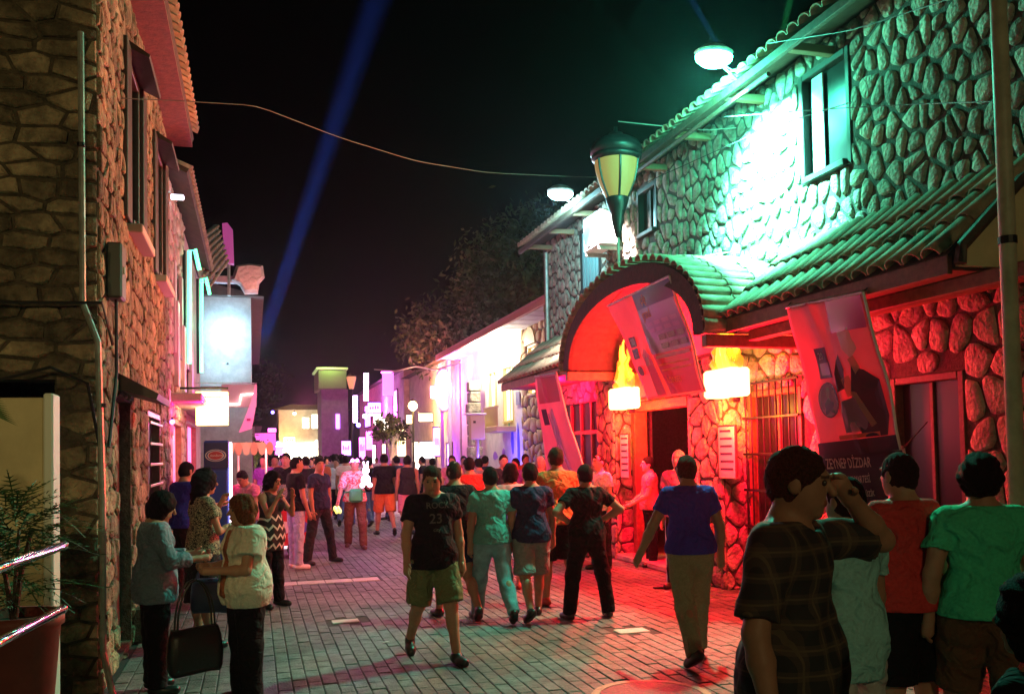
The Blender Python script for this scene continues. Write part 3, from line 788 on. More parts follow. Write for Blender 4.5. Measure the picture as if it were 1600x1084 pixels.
def restaurant():
    r = thing('stone_restaurant', 'two storey restaurant of pale stones with an arched tile canopy over its red entrance', 'building', (XR+.2, 11, 0))
    # facade frame: u runs toward -Y from the far corner, v up, n toward street
    Y0 = 18.0; U, Vv, N = Vector((0, -1, 0)), Vector((0, 0, 1)), Vector((-1, 0, 0)); O = Vector((XR, Y0, 0))
    W_ = 14.6; Hh = 6.25
    H = lambda ya, yb, z0, z1: (Y0-yb, Y0-ya, z0, z1)
    op = [H(7.92, 8.82, 4.76, 6.02), H(15.0, 16.0, 4.77, 6.0), H(12.6, 13.35, 5.2, 6.0),
          H(15.1, 17.3, .0, 2.7), H(11.6, 13.75, 0, 2.57), H(8.95, 10.1, .75, 2.5), H(6.5, 7.45, .5, 2.45)]
    mk('wall', holes_wall(O, U, Vv, N, W_, Hh, op, .35), MORT, r)
    mk('end_wall', box((XR+.001, Y0+.001, 0), (XR+4, Y0+.3, Hh)), MORT, r)
    mk('inner_floor', box((XR+.36, 3.6, .001), (XR+4, Y0, .03)), mat('red_floor', (.2, .06, .05), .4), r)
    mk('back_wall', box((XR+4, 3.4, 0), (XR+4.2, Y0+.3, Hh)), PLAST, r)
    mk('inner_ceiling', box((XR+.36, 3.6, 2.9), (XR+4, Y0, 3.0)), PLAST, r)
    mk('upper_floor', box((XR+.36, 3.6, 4.3), (XR+4, Y0, 4.4)), WOOD, r)
    up = cells(W_, Hh-4.05, .20, .25, .042, [(a, b, c-4.05, d-4.05) for a, b, c, d in op[:3]], .47)
    lo = cells(W_, 3.2, .29, .30, .026, op[3:], .42)
    O2 = O+Vv*4.05
    lay_stones(r, [(O2, U, Vv, N, up), (O, U, Vv, N, lo)], .028, STONE)
    # upper windows
    FG = mat('dark_green_frame', (.008, .010, .009), .6)
    w = window(r, XR, 7.92, 8.82, 4.76, 6.02, -1, FG, DARKGL, mull=False)
    mk('reflection_strip', bbox((XR+.03, 8.44, 4.84), (XR+.05, 8.64, 5.94), .006), mat('pale_reflection', (.75, .8, .8), .8, noise=(20, .1)), w)  # pale strip painted in for the lamp's reflection in the pane
    w = window(r, XR, 15.0, 16.0, 4.77, 6.0, -1, FG, mat('blue_shutter_glass', (.10, .2, .22), .2), mull=False)
    for k in range(5): mk('slat', bbox((XR-.01, 15.1+k*.17, 4.85), (XR+.03, 15.22+k*.17, 5.92), .006), mat('teal_shutter', (.16, .30, .32), .6), w)
    window(r, XR, 12.6, 13.35, 5.2, 6.0, -1, FG, DARKGL)
    # lower openings
    w = window(r, XR, 8.95, 10.1, .75, 2.5, -1, WOODR, DARKGL, bars=0)
    for k in range(9): mk('bar', tube([(XR-.07, 8.98+k*.137, .7), (XR-.07, 8.98+k*.137, 2.62)], .011, 6), IRON, w)
    for z in (.8, 1.25, 1.7, 2.15, 2.58): mk('rail', bbox((XR-.085, 8.92, z), (XR-.06, 10.14, z+.03), .004), IRON, w)
    w = window(r, XR, 6.5, 7.45, .5, 2.45, -1, WOOD, DARKGL)
    d = mk('door', join(bbox((XR-.03, 11.6, 0), (XR+.2, 11.74, 2.57)), bbox((XR-.03, 13.61, 0), (XR+.2, 13.75, 2.57)), bbox((XR-.03, 11.741, 2.42), (XR+.2, 13.609, 2.57))), WOODR, r)
    lf = mk('door_leaf', bbox((XR+.22, 11.78, .03), (XR+1.2, 11.84, 2.4)), WOODR, d)
    mk('threshold', bbox((XR-.32, 11.5, 0), (XR+.35, 13.85, .10), .02), PLAST, r)
    g = mk('glazed_front', join(*[bbox((XR, 15.1+k*.545, 0), (XR+.1, 15.16+k*.545, 2.7)) for k in range(5)], bbox((XR+.001, 15.161, 2.1), (XR+.09, 17.28, 2.18))), WOODR, r)
    mk('pane', box((XR+.05, 15.16, 0.05), (XR+.06, 17.28, 2.69)), DARKGL, g)
    # entrance pillars
    PIL = []
    for (ya, yb) in ((13.8, 14.55), (10.25, 11.15)):
        p = mk('pillar', box((XR-.30, ya, 0), (XR-.002, yb, 3.05)), MORT, r)
        O3 = Vector((XR-.30, yb, 0)); c1 = cells(yb-ya, 3.0, .27, .27, .025, [], .4); c2 = cells(.30, 3.0, .22, .27, .025, [], .35)
        for (OO, UU, NN, cc) in ((O3, (0, -1, 0), (-1, 0, 0), c1), (Vector((XR, ya, 0)), (-1, 0, 0), (0, -1, 0), c2)):
            for poly, ar in cc:
                mk('facing_stone', stone_vf(poly, OO, Vector(UU), Vv, Vector(NN), .035), STONE, p)
    # boards of menus on the pillars
    # lean-to roof
    def lean(ya, yb):
        zt, ze = 4.12, 3.27; xe = 5.02
        slope = Vector((XR-xe, 0, zt-ze)); L = slope.length; s = slope.normalized(); n = Vector((-s.z, 0, s.x))
        mk('roof_boards', obox((xe, ya, ze-.05), (0, 1, 0), s, n, 0, yb-ya, 0, L, -.04, .0), UNDER, r)
        mk('soffit', obox((xe+.05, ya, ze-.15), (0, 1, 0), (1, 0, 0), (0, 0, 1), 0, yb-ya, 0, XR-xe-.06, -.02, 0), WOODR, r)
        mk('fascia', bbox((xe-.0, ya, ze-.2), (xe+.045, yb, ze-.055), .006), WOODR, r)
        nt_ = int((yb-ya)/.2)
        for i in range(nt_):
            for j in range(3):
                P = Vector((xe, ya+.1+i*(yb-ya)/nt_, ze-.02))+s*(j*.43-.06)+n*(.012+.012*j)+Vector((0, random.uniform(-.008, .008), 0))
                put_tile(r, P, s, n, 1.03)
        for i in range(nt_+1):      # pan tiles between the covers, one strip
            pass
        mk('pan_tiles', join(*[([tuple(Vector((xe, ya+i*(yb-ya)/nt_+q*.07, ze-.02))+s*v+n*(abs(q)*.03-.0)) for q in (-1, 0, 1) for v in (-.03, L)], [(0, 1, 3, 2), (2, 3, 5, 4)]) for i in range(nt_+1)]), TILE, r, kind='stuff')
    lean(5.5, 8.85); lean(13.5, 18.1)
    # cream gable cheek closing the near end of the lean-to
    mk('cheek_panel', prism([(0.02, 0), (XR-5.04, 0), (XR-5.04, .86), (.62, .62), (0.03, .08)], (5.04, 5.47, 3.12), (1, 0, 0), (0, 0, 1), (0, -1, 0), .05), CREAM, r)
    mk('cheek_trim', tube([(5.04, 5.40, 3.13), (5.06, 5.40, 3.26), (5.64, 5.40, 3.80), (XR, 5.40, 4.05)], .045, 6), WOOD, r)
    mk('beam', bbox((5.3, 3.4, 2.98), (5.42, 8.8, 3.10), .01), WOODR, r)
    # barrel vault canopy
    yc, hw, zb, rise = 11.2, 2.35, 3.08, 1.16
    def arc(t, dz=0): # t 0..1
        a = PI*t; return Vector((0, yc-hw*math.cos(a)*(1+dz*.42), zb+(rise+dz)*math.sin(a)**.9))
    n = 30; xf = 4.82
    V, Fc = [], []
    for i in range(n+1):
        a, b = arc(i/n, 0), arc(i/n, -.10)
        for q in (a, b):
            for x in (xf, XR): V.append((x, q.y, q.z))
    for i in range(n):
        k = i*4; Fc += [(k, k+1, k+5, k+4), (k+2, k+6, k+7, k+3), (k, k+4, k+6, k+2)]
    mk('vault', (V, Fc), UNDER, r)
    V, Fc = [], []
    for i in range(n+1):
        a, b = arc(i/n, -.02), arc(i/n, -.27)
        for q in (a, b):
            for x in (xf-.03, xf+.03): V.append((x, q.y, q.z))
    for i in range(n):
        k = i*4; Fc += [(k, k+1, k+5, k+4), (k+2, k+6, k+7, k+3), (k, k+4, k+6, k+2), (k+1, k+3, k+7, k+5)]
    mk('arch_fascia', (V, Fc), mat('dark_red_wood', (.045, .008, .006), .8, noise=(12, .4), bump=(30, .6, .02)), r)
    L = 6.0; m_ = 31
    for i in range(m_):
        t = (i+.5)/m_; a = arc(t, .02); tg = (arc(min(1, t+.01))-arc(max(0, t-.01))).normalized(); no = Vector((0, -tg.z, tg.y)); 
        if no.z < 0: no = -no
        for j in range(3): put_tile(r, a+Vector((xf-.07+j*.42, 0, 0))+no*(.008*j), (1, 0, 0), no, 1.02)
    # tympanum behind the arch and beams carrying it
    yel = mat('yellow_plaster', (.42, .30, .18), .8, noise=(5, .15))
    tp = [(arc(i/20, -.12).y, arc(i/20, -.12).z) for i in range(21)]
    mk('tympanum', ([(XR-.06, y, z) for y, z in tp]+[(XR-.02, y, z) for y, z in tp], [tuple(range(21)), tuple(range(41, 20, -1))]+[(i, 21+i, 22+i, i+1) for i in range(20)]), yel, r)
    for y in (yc-hw+.08, yc+hw-.08): mk('beam', bbox((xf, y-.06, zb-.16), (XR-.005, y+.06, zb-.02), .01), WOODR, r)
    mk('lintel', bbox((XR-.34, 11.16, 2.6), (XR-.003, 13.79, 2.98), .015), WOODR, r)
    # upper roof: eave with tile ends
    xe, ze = 5.5, 6.16
    s = Vector((1, 0, .42)).normalized(); nn = Vector((-s.z, 0, s.x))
    mk('upper_roof', obox((xe, 3.3, ze-.05), (0, 1, 0), s, nn, 0, 14.9, 0, 3.4, -.06, 0), UNDER, r)
    mk('upper_fascia', bbox((xe-.02, 3.3, ze-.15), (xe+.04, 18.2, ze-.055), .006), WOOD, r)
    for i in range(11):
        mk('rafter', bbox((xe+.045, 4.1+i*1.35, ze-.15), (XR-.002, 4.2+i*1.35, ze-.06), .008), mat('brown_rafter', (.30, .2, .11), .7), r)  # plain brown rafters, paler than the fascia wood
    nt_ = 74
    for i in range(nt_):
        for j in range(1 if i > 60 else 2): put_tile(r, Vector((xe, 3.4+i*.2, ze))+s*(j*.42-.06)+nn*.01*j, s, nn, 1.02)
    mk('gutter', tube([(xe+.03, 8.6, ze-.23), (xe+.03, 12.3, ze-.23)], .03, 6), WOOD, r)
    mk('downpipe', tube([(XR-.06, 17.9, 0), (XR-.06, 17.9, 6.0)], .045, 8), STEEL, r)
    return r
REST = restaurant()

def ac_unit():
    P = Vector((XR-.42, 14.25, 5.25))
    t = thing('air_conditioner', 'white air conditioner box bracketed to the wall behind the old lantern', 'air conditioner', (XR-.2, 14.25, 5.2))
    mk('casing', bbox((XR-.46, 13.85, 5.25), (XR-.12, 14.65, 5.85), .02), WHITEP, t)
    mk('fan_grille', lathe((XR-.475, 14.35, 5.55), [(.24, 0), (.24, .012), (.05, .012)], 20, 'x'), mat('grey_grille', (.12, .12, .12), .5), t)
    for y in (13.95, 14.55): mk('bracket', bbox((XR-.46, y, 5.18), (XR-.02, y+.04, 5.245), .006), STEEL, t)
ac_unit()

def floodlight(px, py, X, wallX, label, col, power, e=60, tgt=None):
    P = gx(px, py, X)
    t = thing('floodlight', label, 'floodlight', (wallX, P.y, P.z-.1))
    mk('arm', tube([(wallX-.0, P.y, P.z-.25), (X+.3, P.y, P.z-.22), (X+.08, P.y, P.z-.04)], .018, 8), STEEL, t)
    b = mk('lamp_head', join(lathe(P+Vector((.02, 0, .06)), [(.05, -.02), (.17, -.04), (.20, .0), (.12, .07), (.04, .10)], 18, sq=(1.2, .9))), STEEL, t)
    mk('lens', lathe(P+Vector((.02, 0, .0)), [(.05, -.10), (.13, -.085), (.185, -.03), (.19, .015)], 18, sq=(1.2, .9)), emit('lamp_'+label[:12], col, e), b)
    light(t.name+'_light', 'POINT', P+Vector((-.05, -.02, -.40)), col, power, .09)
    mk('supply_wire', tube(sag((X+.08, P.y, P.z+.02), (wallX+.0, P.y-.3, P.z-.05), .18, 8), .006, 5), CABLEP, t)
    return P
TEAL = floodlight(1113, 90, 5.2, XR-.5, 'glowing teal floodlight on a bracket above the upper window', (.08, 1., .60), 430, 30)
light('teal_street', 'SPOT', TEAL+Vector((-.1, -.2, -.3)), (.10, 1., .58), 1150, .09, (2.0, 6.5, 0), 1.5, .8)
light('teal_wall', 'SPOT', TEAL+Vector((-.05, -.1, -.48)), (.16, 1., .70), 15000, .09, (XR, 9.3, 5.0), 1.75, 1.)
CYAN = floodlight(874, 303, 5.2, XR-.5, 'small cyan white floodlight at the far end of the restaurant eave', (.35, .92, 1.), 190, 30)
light('wash', 'SPOT', CYAN+Vector((.1, -1.2, -.3)), (1, .85, .82), 2600, .08, (XR, 14.3, 4.3), 1.2, .6)

# ---------------------------------------------------------------- flame lamps
def flame_lamp(px, py, lab, sc):
    P = gx(px, py, XR-.45)
    t = thing('flame_lamp', lab, 'lamp', (XR-.3, P.y, P.z-.2), None)
    B = mat('amber_shade', (.8, .5, .1), .5, emit=((1., .58, .08), 5.))
    mk('bracket', bbox((XR-.42, P.y-.04, P.z-.24), (XR-.302, P.y+.04, P.z-.05), .01), IRON, t)
    w = .30*sc
    B = mat('white_hot_shade', (.8, .6, .2), .5, emit=((1., .78, .30), 2.8))
    mk('basin', bbox((P.x-.16, P.y-w*1.08, P.z-.17*sc), (P.x+.12, P.y+w*1.08, P.z+.16*sc), .03), B, t)
    FM = mat('flame_silk', (.9, .5, .1), .5, emit=((1., .45, .03), 2.8))
    FO = mat('flame_silk_edge', (.9, .3, .05), .5, emit=((1., .22, .01), 1.6))
    for k, (dy, h, ln) in enumerate(((.02, .86, .05), (-.06, .62, -.08), (.12, .5, .07), (-.17, .42, -.10), (.24, .45, .09), (.08, .72, -.05), (-.26, .30, -.07), (.20, .62, .10), (-.12, .7, .05), (.28, .28, .08))):
        h *= sc; pts = [P+Vector((random.uniform(-.03, .03), dy*sc+ln*math.sin(q*4.5)*q, .13*sc+h*q)) for q in [i/7 for i in range(8)]]
        mk('flame', tube(pts, [.02, .05, .062, .05, .036, .03, .016, .003], 8), FM if k in (0, 1, 2, 5) else FO, t, smooth=True)
    light('flame_glow', 'POINT', P+Vector((-.05, -.25, .42)), (1., .50, .02), 16*sc, .10)
    light('flame_glow', 'POINT', P+Vector((-.02, 0, -.33)), (1., .62, .01), 26*sc, .06)
    light('flame_red', 'POINT', P+Vector((-.20, -.45, -.5)), (1., .002, .026), 520*sc, .1)
    return P
FL1 = flame_lamp(977, 622, 'glowing amber flame lamp on the stone pillar left of the restaurant door', 1.0)
FL2 = flame_lamp(1137, 598, 'glowing amber flame lamp on the stone pillar right of the restaurant door', 1.05)
light('canopy_red', 'POINT', (5.45, 11.9, 3.2), (1, .002, .026), 480, .1)
light('interior_red', 'POINT', (XR+2.0, 12.9, 2.3), (1, .01, .02), 22, .1)
light('canopy_red', 'POINT', (5.5, 15.9, 2.8), (1, .003, .05), 230, .1)
light('canopy_red', 'POINT', (5.38, 7.55, 2.6), (1, .02, .05), 20, .1)

# ---------------------------------------------------------------- banners
def banner(name, lab, corners, X, bg, art, dark=None, wave=.05):
    """corners: world TL TR BR BL ; art(fn, put)"""
    TL, TR, BR, BL = [Vector(c) for c in corners]
    cen = (TL+TR+BR+BL)/4; nor = (TR-TL).cross(BL-TL).normalized()
    if nor.dot(C0-cen) < 0: nor = -nor
    ph = random.uniform(0, 5)
    def fn(u, v, off=0.):       # u 0..1 across, v 0..1 down
        p = TL.lerp(TR, u).lerp(BL.lerp(BR, u), v)
        wv = wave*(math.sin(u*7+v*4+ph)*.5+math.sin(v*9-u*3+ph)*.3)*math.sin(PI*min(1, max(0, v*.9+.05))) + wave*.45*math.exp(-((u-.30-v*.3)/.05)**2)
        return p+nor*(wv+off)
    t = thing('banner', lab, 'banner', (cen.x, cen.y, min(c[2] for c in corners)))
    nu, nv = 26, 34; V, Fc = [], []
    for s in (0, -.006):
        for j in range(nv+1):
            for i in range(nu+1): V.append(tuple(fn(i/nu, j/nv, s)))
    K = (nu+1)*(nv+1)
    for j in range(nv):
        for i in range(nu):
            a = j*(nu+1)+i; Fc.append((a, a+1, a+nu+2, a+nu+1)); Fc.append((K+a, K+a+nu+1, K+a+nu+2, K+a+1))
    for i in range(nu): Fc += [(i, K+i, K+i+1, i+1), (nv*(nu+1)+i, nv*(nu+1)+i+1, K+nv*(nu+1)+i+1, K+nv*(nu+1)+i)]
    for j in range(nv): a = j*(nu+1); b = a+nu; Fc += [(a, a+nu+1, K+a+nu+1, K+a), (b, K+b, K+b+nu+1, b+nu+1)]
    cl = mk('cloth', (V, Fc), bg, t, smooth=True)
    lay = [0.003]
    def quad(u0, v0, u1, v1, m, nm='print'):
        nx, ny = max(2, int(abs(u1-u0)*26)), max(2, int(abs(v1-v0)*34)); V = []; Fc = []; lay[0] += .0006
        for j in range(ny+1):
            for i in range(nx+1): V.append(tuple(fn(u0+(u1-u0)*i/nx, v0+(v1-v0)*j/ny, lay[0])))
        for j in range(ny):
            for i in range(nx): a = j*(nx+1)+i; Fc.append((a, a+1, a+nx+2, a+nx+1))
        mk(nm, (V, Fc), m, cl)
    def poly(pts, m, nm='print'):
        lay[0] += .0006; cu = sum(p[0] for p in pts)/len(pts); cv = sum(p[1] for p in pts)/len(pts); n = len(pts); V = [tuple(fn(cu, cv, lay[0]))]; Fc = []
        for r in (.35, .7, 1.):
            for p in pts: V.append(tuple(fn(cu+(p[0]-cu)*r, cv+(p[1]-cv)*r, lay[0])))
        for k in range(n):
            k2 = (k+1) % n; Fc += [(0, 1+k, 1+k2), (1+k, 1+n+k, 1+n+k2, 1+k2), (1+n+k, 1+2*n+k, 1+2*n+k2, 1+n+k2)]
        mk(nm, (V, Fc), m, cl)
    def text(s, u, v, hgt, m, asp, nm='lettering'):
        lay[0] += .0012
        mk(nm, text_vf(s, lambda x, y: tuple(fn(u+x*hgt/asp, v-y*hgt, lay[0]+.001))), m, cl)
    art(quad, poly, text)
    mk('edge_pole', tube([fn(0, 0, .0), fn(.5, 0, 0), fn(1, 0, 0)], .018, 8), STEEL, t)
    mk('edge_pole', tube([fn(1, q/8, .002) for q in range(9)], .013, 8), WHITEP, t)
    mk('tie_cord', tube([fn(0, 0), fn(0, 0)+Vector((.25, 0, .25))], .006, 5), CABLE, t)
    mk('tie_cord', tube([fn(1, 0), fn(1, 0)+Vector((.25, 0, .22))], .006, 5), CABLE, t)
    return fn
VIN = mat('pale_vinyl', (.85, .34, .50), .5, noise=(4, .12))
VINB = mat('violet_print', (.10, .03, .22), .3); VINR = mat('magenta_print', (.45, .03, .12), .35); VINO = mat('orange_print', (.9, .38, .12), .4)
VIND = mat('dark_print', (.05, .03, .08), .35); VINW = mat('white_print', (.75, .68, .68), .4); VINS = mat('skin_print', (.55, .30, .24), .4)
for m_ in (VIN, VINB, VINR, VINO, VIND, VINW, VINS): translucent(m_, .55)
def artA(quad, poly, text):
    quad(.42, 0, .98, .17, VINB); quad(.42, .17, .97, .60, mat('violet_rose_print', (.28, .07, .22), .35)); quad(.45, .60, .96, .98, VINR)
    text('çilg', .52, .125, .12, VINO, 1.9); text('grand', .47, .265, .125, VINO, 1.9)
    for j in range(2):
        for i in range(4): quad(.50+i*.115, .31+j*.06, .585+i*.115, .345+j*.06, mat('violet_rose2', (.40, .10, .26), .35), 'thumbnail')
    for j in range(2):
        for i in range(3): quad(.60+i*.125, .44+j*.08, .69+i*.125, .49+j*.08, VINW, 'thumbnail')
    quad(.50, .62, .94, .65, VINW); quad(.50, .70, .90, .715, VINO); quad(.50, .75, .92, .765, VINO); text('KONSER', .52, .88, .075, VINO, 1.5)
    for j in range(2): quad(.09, .38+j*.12, .20, .48+j*.12, VIND, 'badge'); quad(.11, .395+j*.12, .18, .465+j*.12, VINW if j == 0 else VINR, 'badge')
    poly([(.13+.055*math.cos(a), .72+.05*math.sin(a)) for a in [k*PI/8 for k in range(16)]], VIND, 'oval')
    poly([(.13+.042*math.cos(a), .72+.04*math.sin(a)) for a in [k*PI/8 for k in range(16)]], VINS, 'oval')
    poly([(.26, .58), (.33, .52), (.40, .6), (.42, .75), (.40, .98), (.24, .98), (.28, .78)], VINR); poly([(.30, .62), (.35, .60), (.37, .68), (.30, .7)], VINS)
def artB(quad, poly, text):
    quad(.52, .0, .96, .22, mat('hot_magenta_print', (.65, .03, .22), .3)); poly([(.60, .22), (.75, .20), (.80, .34), (.70, .40), (.62, .33)], VINW)
    quad(.20, .30, .40, .50, VIND, 'badge'); text('20', .235, .375, .065, VINW, 1.0); quad(.23, .40, .37, .48, mat('rose_block', (.35, .12, .18), .4), 'badge')
    text('NAR', .08, .035, .045, VINW, 1.0)
    poly([(.68, .44), (.80, .48), (.92, .55), (.95, .78), (.90, .90), (.62, .90), (.60, .62)], VIND); poly([(.50, .40), (.55, .36), (.58, .46), (.54, .58), (.47, .60), (.46, .48)], VIND)
    poly([(.66, .40), (.74, .38), (.77, .46), (.70, .50)], VINS); poly([(.52, .52), (.62, .50), (.66, .62), (.56, .64)], VINS); poly([(.50, .66), (.62, .64), (.72, .78), (.68, .86), (.44, .86), (.46, .72)], mat('plum_print', (.22, .08, .16), .35)); poly([(.60, .62), (.66, .62), (.80, .82), (.74, .84)], VINS)
    poly([(.30+.155*math.cos(a), .64+.115*math.sin(a)) for a in [k*PI/10 for k in range(20)]], VIND, 'oval'); poly([(.30+.14*math.cos(a), .64+.105*math.sin(a)) for a in [k*PI/10 for k in range(20)]], VIN, 'oval')
    poly([(.24, .66), (.30, .62), (.37, .66), (.38, .73), (.23, .73)], VIND); poly([(.30+.035*math.cos(a), .59+.035*math.sin(a)) for a in [k*PI/6 for k in range(12)]], VINS)
    quad(.34, .872, .82, .90, mat('red_orange_print', (.65, .08, .05), .4)); quad(.0, .905, 1., 1., VIND)
def artB2(quad, poly, text):
    text('ZEYNEP DİZDAR', .04, .30, .24, VINW, 5.2*.62); text('CUMARTESİ', .30, .56, .17, VINW, 3.4); text('CANLI MÜZİK', .34, .80, .13, VINW, 3.2)
def artC(quad, poly, text):
    quad(.1, .02, .9, .25, VINR); poly([(.3, .35), (.5, .3), (.6, .45), (.75, .9), (.3, .9), (.4, .6)], mat('rose2', (.4, .10, .22), .35)); quad(.12, .3, .28, .44, VIND, 'badge'); quad(.2, .9, .9, .96, VINO)
XB = 4.78
banner('banner', 'big tilted concert banner with orange words hung across the entrance arch', [gx(950, 478, XB), gx(1046, 431, XB), gx(1103, 612, 5.1), gx(1012, 624, 5.0)], XB, VIN, artA)
banner('banner', 'tall pink concert banner with an oval portrait hung below the green lit roof', [gx(1230, 480, 4.98), gx(1349, 456, 4.98), gx(1408, 702, 5.25), gx(1283, 716, 5.1)], XB, VIN, artB)
banner('banner', 'dark banner strip printed ZEYNEP DİZDAR under the tall pink banner', [gx(1283, 704, 5.16), gx(1412, 700, 5.30), gx(1425, 786, 5.42), gx(1300, 800, 5.2)], XB, VIND, artB2, wave=.02)
banner('banner', 'narrow rose banner at the far left end of the restaurant canopy', [gx(836, 588, 4.98), gx(870, 582, 4.98), gx(918, 762, 5.3), gx(858, 765, 5.1)], XB, VIN, artC)

def menu(px, py, w, h, lab, X=XR-.34):
    P = gx(px, py, X); t = thing('menu_board', lab, 'menu board', (X, P.y, P.z-h/2))
    mk('board', bbox((X-.015, P.y-w/2, P.z-h/2), (X+.015, P.y+w/2, P.z+h/2), .004), mat('menu_paper', (.6, .52, .5), .6), t)
    mk('frame', join(*[bbox((X-.022, P.y-w/2-.02, P.z+s*h/2-.012), (X+.016, P.y+w/2+.02, P.z+s*h/2+.012)) for s in (-1, 1)], *[bbox((X-.021, P.y+s*w/2-.012, P.z-h/2), (X+.016, P.y+s*w/2+.012, P.z+h/2)) for s in (-1, 1)]), WOOD, t)
    for k in range(6): mk('printed_line', box((X-.0165, P.y-w*random.uniform(.25, .4), P.z+h*(.38-k*.145)), (X-.0155, P.y+w*.38, P.z+h*(.38-k*.145)+.028)), VIND, t)
menu(1137, 706, .42, .66, 'framed price list on the stone pillar right of the restaurant door'); menu(977, 712, .34, .7, 'narrow price list on the stone pillar left of the restaurant door')
def standing_board():
    P = gz(1046, 918); t = thing('display_stand', 'thin white menu stand at the doorway beside the man in the blue shirt', 'stand', (P.x, P.y, 0))
    mk('post', bbox((P.x-.035, P.y-.02, .02), (P.x+.02, P.y+.02, 1.25), .006), WHITEP, t)
    mk('post', bbox((P.x+.62, P.y+.05, .02), (P.x+.66, P.y+.09, 1.25), .006), WHITEP, t)
    mk('panel', bbox((P.x+.022, P.y+.0, .45), (P.x+.618, P.y+.03, 1.2), .006), mat('dark_panel', (.05, .03, .04), .4), t)
    mk('foot', bbox((P.x-.22, P.y-.03, .0), (P.x+.2, P.y+.03, .025), .006), IRON, t); mk('foot', bbox((P.x+.5, P.y+.03, .0), (P.x+.86, P.y+.1, .025), .006), IRON, t)
    mk('crossbar', bbox((P.x+.02, P.y-.01, .18), (P.x+.62, P.y+.02, .21), .004), WHITEP, t)
standing_board()

# ---------------------------------------------------------------- old lantern
def lantern():
    P = gx(964, 290, 4.95); s = .0091*1.0; d = proj(P)[2]; u = .91*d/F      # metres per pixel
    t = thing('street_lantern', 'large unlit old style street lantern with cream glass and a black crown', 'lantern', (P.x, P.y, 3.9))
    LP = mat('black_gloss_metal', (.010, .010, .012), .4, spec=.35)
    c = Vector((P.x, P.y, P.z)); Z = lambda py: (290-py)*u
    mk('crown', lathe(c, [(44*u, Z(238)), (45*u, Z(226)), (38*u, Z(216)), (26*u, Z(209)), (15*u, Z(205)), (12*u, Z(200)), (4*u, Z(197)), (3*u, Z(188))], 24), LP, t, True)
    mk('collar', lathe(c, [(40*u, Z(248)), (43*u, Z(244)), (43*u, Z(239)), (40*u, Z(238.5))], 24), LP, t, True)
    G = mat('cream_glow_glass', (.24, .15, .06), .4, spec=.3, emit=((.62, .42, .12), .36))  # lantern is unlit; its yellow tone is put in as a faint glow
    for k in range(6):
        a0, a1 = PI/3*k+.05, PI/3*(k+1)-.05; V, Fc = [], []
        prof = [(38, 249), (36, 265), (31, 285), (24, 302), (19, 312)]
        for rr, py in prof:
            for q in range(4):
                a = a0+(a1-a0)*q/3+.3; V.append((c.x+rr*u*math.cos(a), c.y+rr*u*math.sin(a), c.z+Z(py)))
        for i in range(4):
            for q in range(3): Fc.append((i*4+q, i*4+q+1, i*4+q+5, i*4+q+4))
        mk('glass_pane', (V, Fc), G, t, True)
        a = PI/3*k+.3; mk('rib', tube([(c.x+rr*u*math.cos(a)*1.02, c.y+rr*u*math.sin(a)*1.02, c.z+Z(py)) for rr, py in prof], .016, 6), LP, t)
    mk('base', lathe(c, [(4*u, Z(380)), (7*u, Z(368)), (10*u, Z(352)), (11*u, Z(340)), (17*u, Z(325)), (20*u, Z(313)), (19*u, Z(311))], 20), LP, t, True)
    mk('post', tube([(c.x, c.y, 4.12), (c.x, c.y, c.z+Z(378))], .022, 8), STEEL, t)
lantern()
